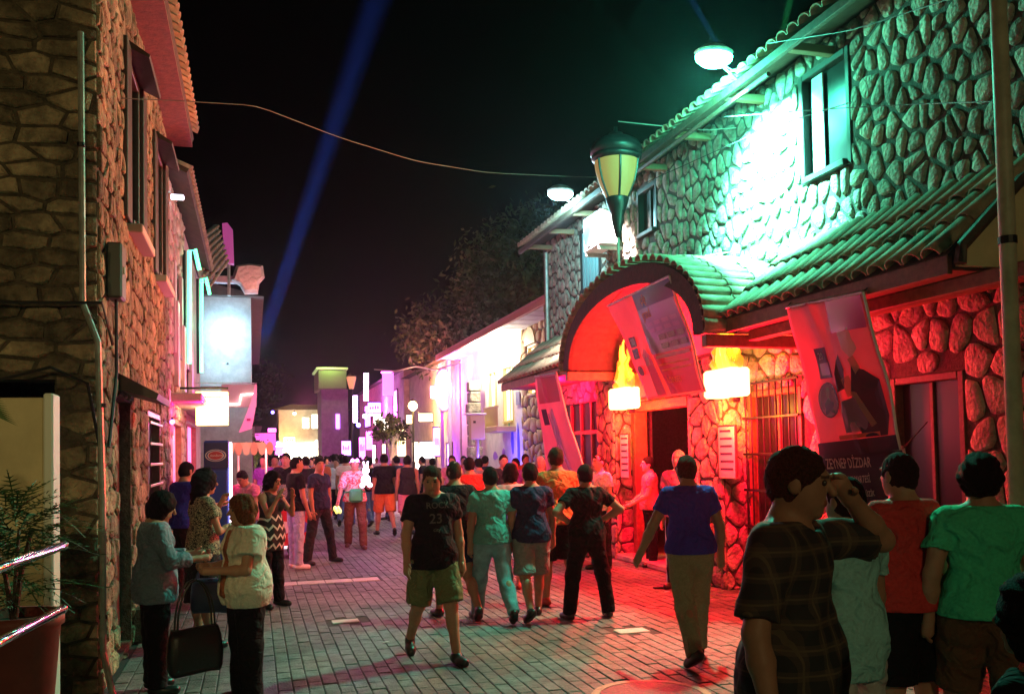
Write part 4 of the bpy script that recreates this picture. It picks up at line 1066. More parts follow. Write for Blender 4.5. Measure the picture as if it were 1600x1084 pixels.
# ================================================================ BRIGHT CLUB BUILDING BEYOND THE RESTAURANT
def club():
    XF, Ya, Yb, Z = 6.8, 18.35, 29.6, 5.0
    r = thing('club_building', 'brightly lit white club with a deep white eave, stone corner and painted lower wall', 'building', (XF+.5, 24, 0))
    Y0 = Yb; U, Vv, N = Vector((0, -1, 0)), Vector((0, 0, 1)), Vector((-1, 0, 0)); O = Vector((XF, Y0, 0))
    H = lambda ya, yb, z0, z1: (Y0-yb, Y0-ya, z0, z1)
    op = [H(21.1, 21.9, 3.2, 4.5), H(23.3, 24.3, 2.6, 4.2), H(25.0, 25.9, 2.6, 4.2)]
    WPL = mat('club_plaster', (.66, .62, .52), .85, noise=(3, .12), bump=(20, .3, .01))
    mk('wall', holes_wall(O, U, Vv, N, Yb-Ya, Z, op, .3), WPL, r)
    cs = cells(3.9, Z, .42, .30, .03, [(a-(Yb-22.4), b-(Yb-22.4), c, d) for a, b, c, d in op[:1]], .4)
    mk('stone_backing', join(*[obox(O+U*(Yb-22.4), U, Vv, N, *q, .001, .02) for q in ((0, .45, 0, Z-.01), (1.35, 3.9, 0, Z-.01), (.46, 1.34, 0, 3.15), (.46, 1.34, 4.55, Z-.01))]), MORT, r)
    lay_stones(r, [(O+U*(Yb-22.4)+N*.02, U, Vv, N, cs)], .04, mat('ochre_stone', (.46, .33, .18), .9, noise=(5, .3), bump=(30, .6, .02), rand=.2), limit=120)
    CL = mat('cream_joinery', (.6, .5, .22), .6)
    for (ya, yb, z0, z1) in ((21.1, 21.9, 3.2, 4.5), (23.3, 24.3, 2.6, 4.2), (25.0, 25.9, 2.6, 4.2)): window(r, XF, ya, yb, z0, z1, -1, CL, emit('warm_pane', (1, .8, .45), 2.2), name='window')
    mk('arch_head', prism([(math.cos(a)*.44, math.sin(a)*.44) for a in [PI*k/10 for k in range(11)]], (XF-.04, 21.5, 4.5), (0, 1, 0), (0, 0, 1), (-1, 0, 0), .05), CL, r)
    b = mk('balcony', bbox((XF-.55, 23.1, 2.35), (XF-.002, 24.5, 2.5), .01), CL, r)
    for k in range(12): mk('baluster', bbox((XF-.53, 23.13+k*.118, 2.5), (XF-.49, 23.17+k*.118, 3.0), .005), CL, b)
    mk('handrail', bbox((XF-.55, 23.1, 3.0), (XF-.47, 24.5, 3.06), .008), CL, b)
    mk('soffit', box((6.07, Ya-.0, 5.0), (XF-.001, Yb, 5.04)), WHITEP, r)
    for k in range(16): mk('soffit_plank', bbox((6.09, Ya+.1+k*.7, 4.965), (XF-.002, Ya+.72+k*.7, 4.999), .006), WHITEP, r)
    mk('roof', obox((6.0, Ya-.35, 5.06), (0, 1, 0), Vector((1, 0, .36)).normalized(), Vector((-.36, 0, 1)).normalized(), 0, Yb-Ya+.6, 0, 4., 0, .07), mat('red_roof_sheet', (.28, .06, .05), .6, noise=(10, .2)), r)
    mk('fascia', bbox((5.98, Ya-.35, 4.93), (6.06, Yb+.25, 5.055), .006), mat('red_fascia', (.4, .07, .05), .5), r)
    mk('gable_cheek', prism([(0, 0), (.75, 0), (.75, .42), (.15, .40), (0, .15)], (6.05, Ya-.05, 4.80), (1, 0, 0), (0, 0, 1), (0, -1, 0), .05), CREAM, r)
    mk('downpipe', tube([(XF-.5, 29.2, 0), (XF-.5, 29.2, 4.9)], .06, 8), WHITEP, r)
    # painted lower wall
    BLU = mat('blue_paint', (.05, .08, .6), .5, noise=(3, .5)); VIO = mat('violet_paint', (.30, .12, .5), .5, noise=(3, .4)); TQ = mat('turquoise_paint', (.05, .4, .5), .5)
    for (y, z, w, h, m) in ((22.75, 1.9, .28, 1.3, BLU), (23.3, 2.1, .3, .9, BLU), (24.1, 1.6, .5, .7, VIO), (23.7, 2.6, .12, .6, TQ), (25.0, 1.7, .55, .25, VIO), (22.9, 3.9, .2, .35, TQ)):
        pl = [(w*(.5+.5*math.cos(a)*random.uniform(.7, 1.1)), h*(.5+.5*math.sin(a)*random.uniform(.7, 1.1))) for a in [2*PI*k/9 for k in range(9)]]
        mk('mural_patch', prism(pl, (XF-.001, y, z-h/2), (0, 1, 0), (0, 0, 1), (-1, 0, 0), .006), m, r)
    mk('plaque', bbox((XF-.04, 22.6, 3.05), (XF-.021, 22.95, 3.4), .005), mat('grey_blue', (.2, .25, .35), .5), r)
    light('club_wash', 'POINT', (6.25, 25.6, 4.55), (1, .9, .7), 290, .12); light('club_wash', 'POINT', (6.2, 23.0, 4.55), (1, .88, .66), 170, .12); light('club_wash', 'POINT', (6.2, 28.3, 4.5), (.7, .2, 1), 70, .12)
    light('club_blue', 'POINT', (6.2, 22.9, 1.6), (.12, .08, 1), 70, .1)
    for (y, c) in ((25.6, (1, .92, .75)), (23.0, (1, .9, .7)), (28.3, (.8, .4, 1))): mk('ceiling_spot', lathe((6.25, y, 4.90), [(.07, -.06), (.10, -.03), (.10, .06)], 14), emit('clublamp%d' % y, c, 20), r)
    # stacked stone column lit from above
    for k in range(12): mk('column_block', bbox((6.25+random.uniform(-.03, .03), 26.1, .02+k*.33), (6.62+random.uniform(-.03, .03), 26.6, .33+k*.33), .03), STONE, r)
club()
def meter_box():
    P = gd(745, 668, 24); t = thing('meter_box', 'cream electric meter box on a post before the white club wall', 'meter box', (P.x, P.y, 0))
    mk('casing', bbox((P.x-.2, P.y-.1, P.z-.32), (P.x+.2, P.y+.12, P.z+.34), .02), mat('box_cream', (.6, .52, .3), .6), t)
    mk('hood', bbox((P.x-.34, P.y-.14, P.z+.345), (P.x+.24, P.y+.14, P.z+.39), .01), WHITEP, t)
    mk('vent', bbox((P.x-.12, P.y-.106, P.z+.12), (P.x-.05, P.y-.101, P.z+.18), .001), IRON, t)
    mk('post', tube([(P.x, P.y, 0), (P.x, P.y, P.z-.321)], .05, 8), STEEL, t)
meter_box()

# ================================================================ FAR RIGHT HOUSES
def simple_house(name, lab, x0, x1, ya, yb, z, m, wins, side=-1, roof=None, gable=.8, cat='house'):
    r = thing(name, lab, cat, ((x0+x1)/2, (ya+yb)/2, 0))
    mk('wall', box((x0, ya, 0), (x1, yb, z)), m, r)
    mk('roof', prism([(-.35, 0), ((x1-x0)+.35, 0), ((x1-x0)/2, gable)], (x0, ya-.3, z+.002), (1, 0, 0), (0, 0, 1), (0, 1, 0), yb-ya+.6), roof or UNDER, r)
    xf = x0 if side < 0 else x1
    for (y0, y1, z0, z1, pm) in wins:
        t = .07; xo, xi = xf+side*.06, xf+side*.002
        w = mk('window', join(bbox((xo, y0, z0), (xi, y0+t, z1)), bbox((xo, y1-t, z0), (xi, y1, z1)), bbox((xo, y0+t, z1-t), (xi, y1-t, z1)), bbox((xo, y0+t, z0), (xi, y1-t, z0+t))), WOOD, r)
        mk('pane', box((xf+side*.003, y0+t, z0+t), (xf+side*.02, y1-t, z1-t)), pm, w)
    return r
WARM = emit('warm_lit', (1, .72, .35), 3.5); MAG = emit('magenta_lit', (1, .12, .85), 5.); VIOL = emit('violet_lit', (.45, .12, 1), 6.); WHT = emit('white_lit', (1, .93, .82), 6.)
simple_house('stone_house', 'dark stone house with a pink oval sign on its corner, beyond the white club', 6.8, 11, 29.9, 40, 5.2, PLAST, [(31, 32, 1, 2.2, VIOL), (34, 34.9, .1, 2.3, WARM), (36.3, 38.6, .9, 2.2, WHT)])
simple_house('purple_house', 'far house washed purple behind glowing vertical tubes', 6.6, 11, 40.3, 58, 5.6, PINKP, [(42, 43.5, 3.4, 4.9, MAG), (46, 47.6, .3, 2.4, WARM), (50, 51.5, .3, 2.4, WHT), (52, 55, 3.4, 4.8, VIOL)])
light('violet_wash', 'POINT', (5.9, 46, 4.2), (.75, .12, 1), 500, .1); light('violet_wash', 'POINT', (6.1, 31.0, 1.6), (.3, .06, 1), 90, .1)
# tower house
a = gy(503, 690, 62); b = gy(540, 690, 62); tz = gy(520, 608, 62).z; tt = gy(520, 578, 62).z
r = thing('tower_house', 'tall narrow plaster tower with a boxy green lit top at the end of the street', 'tower', ((a.x+b.x)/2, 63, 0))
mk('shaft', box((a.x, 62, 0), (b.x+.2, 66, tz)), PLAST, r); mk('parapet_box', bbox((a.x-.22, 61.7, tz+.002), (b.x+.1, 66, tt), .03), mat('green_plaster', (.30, .36, .18), .9), r)
mk('coping', bbox((a.x-.35, 61.6, tt+.002), (b.x+.2, 66, tt+.15), .03), mat('glow_coping', (.6, .65, .35), .7, emit=((.7, .9, .35), .35)), r)  # green light on the coping put in as a faint glow
mk('window', bbox((a.x+.95, 61.93, 3.6), (a.x+1.2, 61.998, 4.6), .01), VIOL, r)
light('tower_green', 'POINT', (a.x+.5, 61.0, tt+.6), (.7, 1, .3), 120, .1)
# end-of-street shop
a = gy(436, 700, 78); b = gy(532, 700, 78)
r = thing('corner_shop', 'white lit shop front with an arched window closing the far end of the street', 'shop', ((a.x+b.x)/2, 79, 0))
z1 = gy(480, 640, 78).z
mk('wall', box((a.x, 78, 0), (b.x, 84, z1)), mat('shop_plaster', (.6, .55, .45), .8, noise=(1.5, .2), bump=(6, .5, .05)), r)
mk('roof', prism([(-.6, 0), (b.x-a.x+1, 0), (b.x-a.x-1, .4), (1.0, .45)], (a.x, 77.6, z1+.002), (1, 0, 0), (0, 0, 1), (0, 1, 0), 6), UNDER, r)
for (pa, pb, y0_, y1_) in ((472, 484, 651, 670), (486, 503, 646, 670)):
    q0, q1 = gy(pa, y1_, 77.95), gy(pb, y0_, 77.95)
    w = mk('window', bbox((q0.x, 77.9, q0.z), (q1.x, 77.998, q1.z), .02), WHITEP, r)
    for i in range(2):
        for j in range(3):
            ww, hh = (q1.x-q0.x-.1)/2, (q1.z-q0.z-.1)/3; mk('pane', box((q0.x+.07+i*ww, 77.88, q0.z+.07+j*hh), (q0.x+i*ww+ww, 77.899, q0.z+j*hh+hh)), emit('pane_warm', (1, .9, .65), 7), w)
mk('display_window', bbox((a.x-.2, 77.8, .9), (b.x-.6, 77.998, 2.9), .02), emit('shop_glow', (1, .88, .6), 7), r)
q = gy(508, 671, 76); q2 = gy(535, 671, 76); mk('awning', prism([(0, 0), (q2.x-q.x, 0), (q2.x-q.x, .14), (0, .2)], (q.x, 76, q.z), (1, 0, 0), (0, 0, 1), (0, 1, 0), 1.9), emit('cyan_edge', (.15, .8, .9), 2.2), r)
light('shop_wash', 'POINT', (a.x+1.5, 76, 5.2), (1, .82, .5), 170, .2); light('shop_orange', 'POINT', (a.x+.6, 76.8, 3.4), (1, .35, .1), 200, .2)
light('street_pink', 'POINT', (2.8, 52, 5.0), (1, .10, .40), 420, .3); light('street_pink', 'POINT', (3.2, 33, 4.6), (1, .10, .30), 200, .3)
simple_house('low_shop', 'low pink lit shop at the far left side of the street', -7, .1, 46, 76, 3.3, PINKP, [(48, 50, .8, 2.4, MAG), (56, 60, .8, 2.4, MAG)], side=1, cat='shop')

# ---------------------------------------------------------------- far signs and lamps
def tube_sign(px, ya, yb, d, lab, m, r_=.06, hook=False, col=None, pw=0, name='neon_tube', group=None):
    A, B = gd(px, ya, d), gd(px, yb, d); t = thing(name, lab, 'neon light', (A.x, A.y, B.z), group)
    pts = [B, A] if not hook else [B, A, A+Vector((.14, .05, .06)), A+Vector((.30, .10, -.55))]
    mk('tube', tube(pts, r_, 8), m, t); mk('backing', bbox((A.x-.1, A.y+r_+.02, B.z), (A.x+.1, A.y+r_+.06, A.z), .01), IRON, t)
    mk('clip', bbox((A.x-r_*1.3, A.y-.0, (A.z+B.z)/2), (A.x+r_*1.3, A.y+r_+.02, (A.z+B.z)/2+.05), .005), IRON, t)
    if pw: light('neon_light', 'POINT', ((A.x), A.y-.25, (A.z+B.z)/2), col, pw, .1)
tube_sign(555, 618, 660, 46, 'lower glowing violet white vertical tube by the purple house', emit('neon_v', (.75, .45, 1), 9), .12)
tube_sign(572, 583, 626, 44, 'upper glowing pink white vertical tube by the purple house', emit('neon_p', (1, .5, .95), 9), .12)
P = gd(606, 600, 42); t = thing('shutter_sign', 'magenta lit panel sign high on the purple house', 'sign', (P.x, P.y, P.z-.5)); mk('panel', bbox((P.x-.25, P.y, P.z-.55), (P.x+.28, P.y+.1, P.z+.5), .02), emit('mag_panel', (.9, .15, .8), 1.6), t); mk('frame', bbox((P.x-.3, P.y+.02, P.z+.51), (P.x+.3, P.y+.12, P.z+.6)), MAG, t)
P = gd(693, 609, 31)
t = thing('oval_sign', 'blazing pink white oval sign on a violet post at the corner of the stone house', 'sign', (P.x, P.y, 0))
mk('disc', lathe(P, [(.42, -.07), (.46, 0), (.42, .07)], 24, 'y', sq=(1.55, .62)), emit('oval_pink', (1, .45, .95), 11), t)
mk('rim', lathe(P+Vector((.0, .02, 0)), [(.47, -.05), (.50, 0), (.47, .05)], 24, 'y', sq=(1.55, .62)), WHITEP, t)
mk('side_box', bbox((P.x-.45, P.y-.08, P.z-.28), (P.x-.22, P.y+.08, P.z+.12), .02), emit('oval_pink', None, 0), t)
mk('post', tube([(P.x-.05, P.y+.1, 0), (P.x-.05, P.y+.1, P.z-.6)], .06, 8), mat('violet_post', (.35, .2, .5), .5), t)
light('oval_light', 'POINT', P+Vector((-.1, -.5, 0)), (1, .12, .75), 190, .2)
P = gd(645, 634, 34); t = thing('street_lamp', 'glowing amber globe street lamp in front of the stone house', 'street lamp', (P.x, P.y, 0))
mk('globe', lathe(P, [(.05, -.17), (.14, -.1), (.18, 0), (.14, .1), (.05, .17)], 16), emit('amber_globe', (1, .72, .25), 26), t); mk('cap', lathe(P, [(.16, .172), (.1, .22), (.03, .27)], 16), IRON, t); mk('post', tube([(P.x, P.y, 0), (P.x, P.y, P.z-.175)], .05, 8, r2=.035), IRON, t)
light('amber_lamp', 'POINT', P+Vector((0, -.35, 0)), (1, .62, .15), 520, .15)
P = gd(549, 597, 40); t = thing('old_lantern', 'small peach coloured lantern beside the tower', 'lantern', (P.x, P.y, 0)); mk('glass', lathe(P, [(.1, -.3), (.22, .2), (.2, .25)], 8), mat('peach_glow_glass', (.6, .3, .15), .4, emit=((1, .4, .2), .5)), t); mk('cap', lathe(P, [(.24, .252), (.1, .4), (.02, .45)], 8), IRON, t); mk('post', tube([(P.x, P.y, 0), (P.x, P.y, P.z-.301)], .05, 8), IRON, t)  # unlit lantern; a faint peach glow is put into its glass
for k, (px, py, w, h, d, lab, m) in enumerate(((667, 703, .5, .6, 33, 'white lit box sign at head height right of the amber lamp', WHT), (649, 706, .22, .75, 34, 'narrow pale lit doorway panel under the amber lamp', WARM), (591, 655, .4, .5, 42, 'white lit awning light over the first far doorway', WHT), (604, 666, .35, .7, 40, 'white window sign left of the pale tree', WHT), (436, 705, .5, .5, 60, 'magenta lit stall at the far left end of the street', MAG), (410, 690, 1.5, 1.0, 52, 'broad magenta awning at the far left of the street', emit('mag_dim', (.8, .05, .5), .9)), (665, 652, .5, .3, 33, 'cream lit shelf sign beside the amber lamp', WARM), (577, 688, .3, .9, 44, 'pink lit column under the purple house', MAG))):
    P = gd(px, py, d); t = thing('lit_sign', lab, 'sign', (P.x, P.y, P.z-h/2))
    mk('face', bbox((P.x-w/2, P.y-.05, P.z-h/2), (P.x+w/2, P.y+.05, P.z+h/2), .015), m, t); mk('frame', join(bbox((P.x-w/2-.03, P.y-.06, P.z+h/2+.001), (P.x+w/2+.03, P.y+.06, P.z+h/2+.04)), bbox((P.x-w/2-.03, P.y-.06, P.z-h/2-.04), (P.x+w/2+.03, P.y+.06, P.z-h/2-.001))), IRON, t)
for k, (px, py, d, c, lab) in enumerate(((560, 664, 44, (.2, .1, 1), 'blue point of light under the violet tube'), (570, 650, 44, (.9, .7, 1), 'left white bulb beneath the dark purple balcony'), (580, 646, 44, (1, .9, 1), 'right white bulb beneath the dark purple balcony'), (434, 692, 60, (.2, .2, 1), 'blue bulb above the far crowd'), (426, 644, 60, (.15, .1, 1), 'blue bulb on a bracket above the far left shop'), (460, 646, 62, (1, .6, .3), 'orange bulb on the left corner of the far shop'), (269, 659, 12, (.3, .1, 1), 'violet bulb by the barred window of the left stone house'))):
    P = gd(px, py, d); t = thing('light_bulb', lab, 'light', (P.x, P.y, P.z-.1)); q = .11 if d > 20 else .03
    mk('bulb', ico(P, q, 0, 2), emit('bulb%d' % k, c, 14), t, True); mk('socket', tube([P+Vector((0, 0, q)), P+Vector((0, 0, q*2))], q*.5, 8), IRON, t)

for k, (px, py, w, h, d, lab, m) in enumerate(((452, 688, .8, .5, 64, 'warm lit kiosk sign left of the far shop window', WARM), (446, 700, 1.3, .35, 62, 'long white lit counter sign just above the far heads', WHT), (510, 694, 1.6, .6, 66, 'wide white lit counter under the cyan awning', WHT), (541, 700, .5, .8, 50, 'violet lit doorway at the foot of the tower', VIOL), (566, 700, .3, 1.1, 45, 'slim pink lit door frame under the bulbs', MAG), (585, 637, .6, .5, 43, 'small violet sign between the white bulbs and the shutter sign', VIOL), (627, 690, .35, 1.2, 37, 'tall warm lit doorway beside the pale tree', WARM), (640, 655, .25, .35, 36, 'tiny cream sign just under the amber lamp', WARM), (682, 690, .2, 1.0, 32, 'violet lit strip at the foot of the oval sign', VIOL), (425, 672, .5, .25, 58, 'small pink sign on the low far shop', MAG))):
    P = gd(px, py, d); t = thing('lit_sign', lab, 'sign', (P.x, P.y, P.z-h/2))
    mk('face', bbox((P.x-w/2, P.y-.05, P.z-h/2), (P.x+w/2, P.y+.05, P.z+h/2), .015), m, t)
    mk('lettering', join(*[bbox((P.x-w*.38+q*w*.2, P.y-.058, P.z-h*.12), (P.x-w*.38+q*w*.2+w*.1, P.y-.052, P.z+h*random.uniform(.05, .2)), .001) for q in range(4)]), WOOD, t)
    mk('frame', join(bbox((P.x-w/2-.03, P.y-.06, P.z+h/2+.001), (P.x+w/2+.03, P.y+.06, P.z+h/2+.04)), bbox((P.x-w/2-.03, P.y-.06, P.z-h/2-.04), (P.x+w/2+.03, P.y+.06, P.z-h/2-.001))), IRON, t)

# ================================================================ LEFT STONE HOUSE
def left_house():
    Ya, Yb, Z = 7.53, 13.5, 6.35
    r = thing('rubble_house', 'tall house of coursed brown rubble at the left edge, its street side lit orange', 'house', (XL-1, 10, 0))
    Vv = Vector((0, 0, 1))
    # side facing the camera (u toward -X from the corner)
    O1 = Vector((XL, Ya, 0)); U1 = Vector((-1, 0, 0)); N1 = Vector((0, -1, 0))
    h1 = [(.30, .95, 0, 2.42)]
    mk('side_wall', holes_wall(O1+U1*.301, U1, Vv, N1, 4.2, Z+.6, [(-.01, .649, 0, 2.42)], .3), MORT2, r); mk('corner_top', box((XL-.3, Ya, Z+.001), (XL, Ya+.3, Z+.6)), MORT2, r)
    O2 = Vector((XL, Ya, 0)); U2 = Vector((0, 1, 0)); N2 = Vector((1, 0, 0))
    H = lambda ya, yb, z0, z1: (ya-Ya, yb-Ya, z0, z1)
    h2 = [H(9.2, 10.15, 4.05, 5.75), H(11.7, 12.7, 4.05, 5.75), H(8.5, 9.45, .05, 2.35), H(10.8, 12.2, .9, 2.35)]
    mk('street_wall', holes_wall(O2, U2, Vv, N2, Yb-Ya, Z, h2, .3), MORT2, r)
    mk('rear_wall', box((XL-4.4, Yb-.3, 0), (XL-.31, Yb-.001, Z)), MORT2, r); mk('inner_dark', box((XL-4.4, Ya+.31, 3.0), (XL-.31, Yb-.31, 3.1)), WOOD, r); mk('partition', box((XL-1.9, Ya+.31, 0), (XL-1.8, Yb-.31, 2.99)), MORT2, r)
    c1 = cells(1.6, Z+.6, .31, .135, .022, h1, .44, True); c2 = cells(Yb-Ya, Z, .25, .19, .024, h2, .44, True)
    lay_stones(r, [(O1, U1, Vv, N1, c1), (O2, U2, Vv, N2, c2)], .030, STONE2, rnd=False)
    c3 = cells(2.9, Z+.6, .36, .17, .035, [], .42, True)
    WG = mat('dark_brown_joinery', (.05, .03, .022), .5, noise=(14, .3))
    for i, (ya, yb, z0, z1) in enumerate(((9.2, 10.15, 4.05, 5.75), (11.7, 12.7, 4.05, 5.75))):
        w = window(r, XL, ya, yb, z0, z1, 1, WG, DARKGL)
        mk('hood', prism([(0, 0), (.22, -.10), (.23, -.07), (0, .08)], (XL, ya-.05, z1+.02), (1, 0, 0), (0, 0, 1), (0, 1, 0), yb-ya+.1), WG, r)
        mk('shutter', bbox((XL+.02, yb+.01, z0), (XL+.06, yb+.32, z1), .006), WG, w); mk('shutter', bbox((XL+.02, ya-.33, z0), (XL+.06, ya-.01, z1), .006), WG, w)
        mk('sill', bbox((XL-.1, ya-.08, z0-.09), (XL+.16, yb+.08, z0-.005), .01), mat('pale_sill', (.5, .42, .36), .7), r)
    mk('door', bbox((XL-.16, 8.5, .05), (XL-.1, 9.45, 2.35), .01), mat('maroon_door', (.10, .025, .02), .5, noise=(10, .3)), r)
    mk('hood', prism([(0, 0), (.34, -.10), (.36, -.05), (0, .15)], (XL, 8.4, 2.42), (1, 0, 0), (0, 0, 1), (0, 1, 0), 1.2), WG, r)
    w = window(r, XL, 10.8, 12.2, .9, 2.35, 1, WG, DARKGL)
    for k in range(6): mk('bar', bbox((XL+.03, 10.8, 1.0+k*.24), (XL+.05, 12.2, 1.03+k*.24), .004), mat('pale_bar', (.5, .5, .5), .4), w)
    mk('sill', bbox((XL-.1, 10.7, .80), (XL+.16, 12.3, .895), .01), mat('pale_sill', None), r)
    mk('roof', obox((XL+.36, Ya-.3, Z+.1), (0, 1, 0), Vector((-1, 0, .45)).normalized(), Vector((.45, 0, 1)).normalized(), 0, Yb-Ya+.5, 0, 5, -.07, 0), UNDER, r)
    mk('soffit', box((XL+.001, Ya-.3, Z-.02), (XL+.34, Yb+.2, Z+.02)), mat('red_soffit', (.15, .035, .025), .7, noise=(12, .4), bump=(30, .5, .01)), r)
    s = Vector((-1, 0, .45)).normalized(); nn = Vector((.45, 0, 1)).normalized()
    for i in range(31):
        for j in range(2): put_tile(r, Vector((XL+.38, Ya-.2+i*.2, Z+.11))+s*(j*.42-.05)+nn*(.01*j), s, nn, 1.02)
    mk('plinth', bbox((XL+.001, 9.5, 0), (XL+.14, Yb, .35), .02), MORT2, r)
left_house()
def leftbits():
    P = [gx(135, 262, XL+.05)]
    t = thing('drain_pipe', 'thin drain pipe running down the corner of the rubble house', 'pipe', (XL, 7.45, 0))
    mk('pipe', tube([(XL-.10, 7.45, 5.1), (XL-.09, 7.45, 3.0), (XL+.02, 7.42, 2.7), (XL+.05, 7.42, 1.5), (XL+.05, 7.42, .35), (XL+.14, 7.3, .02)], .024, 8), STEEL, t)
    for z in (.6, 2.2, 4.2): mk('clamp', lathe((XL+.05 if z < 2.3 else XL-.096, 7.43, z), [(.03, 0), (.03, .03)], 10), IRON, t)
    t = thing('junction_box', 'dark electric box fixed to the rubble house above the pipe', 'electric box', (XL+.05, 7.9, 3.1))
    mk('box', bbox((XL+.03, 7.75, 3.1), (XL+.15, 8.0, 3.55), .015), mat('dark_green_box', (.03, .04, .03), .5), t); mk('conduit', tube([(XL+.09, 7.87, 3.1), (XL+.09, 7.87, 2.5), (XL+.07, 7.6, 1.9)], .014, 6), CABLE, t); mk('latch', bbox((XL+.151, 7.8, 3.3), (XL+.165, 7.83, 3.36), .003), STEEL, t)
    for i, (pts, lab) in enumerate((([(-2.9, 7.4, 3.02), (-1.9, 7.4, 2.98), (-1.1, 7.42, 3.0), (-1.05, 7.6, 2.7)], 'upper slack black cable across the side of the rubble house'), ([(-2.9, 7.38, 2.42), (-1.8, 7.38, 2.40), (-1.45, 7.38, 2.5), (-1.2, 7.4, 2.38), (-1.12, 7.42, 1.9)], 'lower looping black cable across the side of the rubble house'))):
        t = mk('wall_cable', tube(pts, .013, 6), CABLE); meta(t, lab, 'cable')
    # small wall lamp
    P = gd(272, 309, 13.2); t = thing('wall_lamp', 'small white lamp on an arm at the far corner of the rubble house', 'lamp', (P.x-.2, P.y, P.z))
    mk('arm', tube([(XL, P.y, P.z+.02), P+Vector((-.05, 0, .0))], .015, 6), STEEL, t); mk('head', bbox(P+Vector((-.05, -.06, -.02)), P+Vector((.14, .06, .04)), .015), emit('small_white', (.85, .8, 1), 3.), t)
    # cream partition
    t = thing('garden_wall', 'smooth cream wall with a pale edge post at the left edge of the picture', 'wall', (-1.6, 5.03, 0))
    mk('panel', bbox((-3.6, 5.0, 0), (-1.012, 5.12, 2.12), .01), CREAM, t); mk('edge_post', bbox((-1.01, 4.97, 0), (-.965, 5.14, 2.14), .008), mat('edge_white', (.65, .68, .6), .6), t)
    # chrome railing
    t = thing('hand_railing', 'shiny chrome railing of two sloping bars in the lower left corner', 'railing', (-1.3, 2, 0))
    for (a, b) in ((gd(99, 852, 2.75), gd(-140, 935, 1.9)), (gd(98, 951, 2.75), gd(-140, 1075, 1.9))):
        mk('bar', tube([a, b], .0135, 12), CHROME, t, True); mk('end_cap', ico(a, .0145, 0, 2), CHROME, t, True)
    q = gd(-120, 935, 1.95); mk('post', tube([(q.x, q.y, 0), (q.x, q.y, q.z)], .02, 10), CHROME, t)
    # potted plant
    c = gd(22, 1000, 3.7); c = Vector((c.x, c.y, 0)); top = gd(22, 958, 3.7).z
    t = thing('potted_plant', 'bushy feathery plant in a dark red pot before the cream wall', 'plant', c)
    p = mk('pot', lathe(c, [(.11, .42), (.12, .44), (.175, top-.06), (.19, top-.05), (.19, top), (.165, top), (.16, top-.05)], 20), mat('red_pot', (.25, .05, .035), .6, noise=(8, .2)), t, True)
    mk('plinth', bbox((c.x-.2, c.y-.2, 0), (c.x+.2, c.y+.2, .42), .02), MORT2, t); mk('soil', lathe(c, [(.16, top-.06), (.16, top-.04)], 16), mat('soil', (.04, .03, .02), .95), t)
    LF = mat('plant_green', (.07, .12, .035), .6, noise=(9, .3), rand=.3)
    mk('stem', join(*[tube([c+Vector((0, 0, top-.05)), c+Vector((.03*math.sin(k*2.1), .03*math.cos(k*2), top+.15)), c+Vector((.08*math.sin(k*2.1), .08*math.cos(k*2.), top+.34))], .012, 6, r2=.006) for k in range(5)]), WOOD, t)
    lm = []
    for q in range(3):
        V, Fc = [], []; Ln = .27
        for k in range(9):      # frond: spine with paired leaflets
            s = k/8; x = Ln*s; z = -.16*s*s*(.6+.3*q); w = .05*math.sin(PI*min(1, s+.12))+.006
            for sg in (-1, 1):
                b0 = len(V); V += [(x, 0, z), (x+.012, 0, z), (x+.03, sg*w, z-.012)]; Fc.append((b0, b0+1, b0+2))
        b0 = len(V); V += [(0, -.003, 0), (0, .003, 0)]
        for k in range(1, 7): V += [(Ln*k/6, -.003, -.16*(k/6)**2*(.6+.3*q)), (Ln*k/6, .003, -.16*(k/6)**2*(.6+.3*q))]
        for k in range(6): Fc.append((b0+2*k, b0+2*k+2, b0+2*k+3, b0+2*k+1))
        lm.append(newmesh('leaf', V, Fc, LF))
    for k in range(190):
        o = bpy.data.objects.new('leaf', random.choice(lm)); COL.objects.link(o); o.parent = t
        h = random.uniform(0, 1); rr = .10*random.random()
        az = random.uniform(0, 2*PI)
        o.location = Vector((rr*math.cos(az), rr*math.sin(az), top+.03+h*.42)); o.rotation_euler = (random.uniform(-.4, .4), -random.uniform(.1, 1.1)*(1 if h > .3 else .5), az+random.uniform(-.4, .4)); o.scale = [random.uniform(.55, 1.)]*3
    # palm fronds entering at the left edge
    t = thing('palm_branch', 'dark palm frond poking in at the left edge above the bushy plant', 'plant', gd(-30, 640, 3.6)); b0 = gd(-60, 650, 3.6)
    for k in range(11):
        e = gd(4+k*2.5, 622+k*4.4, 3.6); m_ = b0.lerp(e, .6)+Vector((0, 0, .03)); w = Vector((0, 0, .006))
        mk('leaf', ([b0, m_+w, e, m_-w], [(0, 1, 2, 3)]), LF, t)
leftbits()

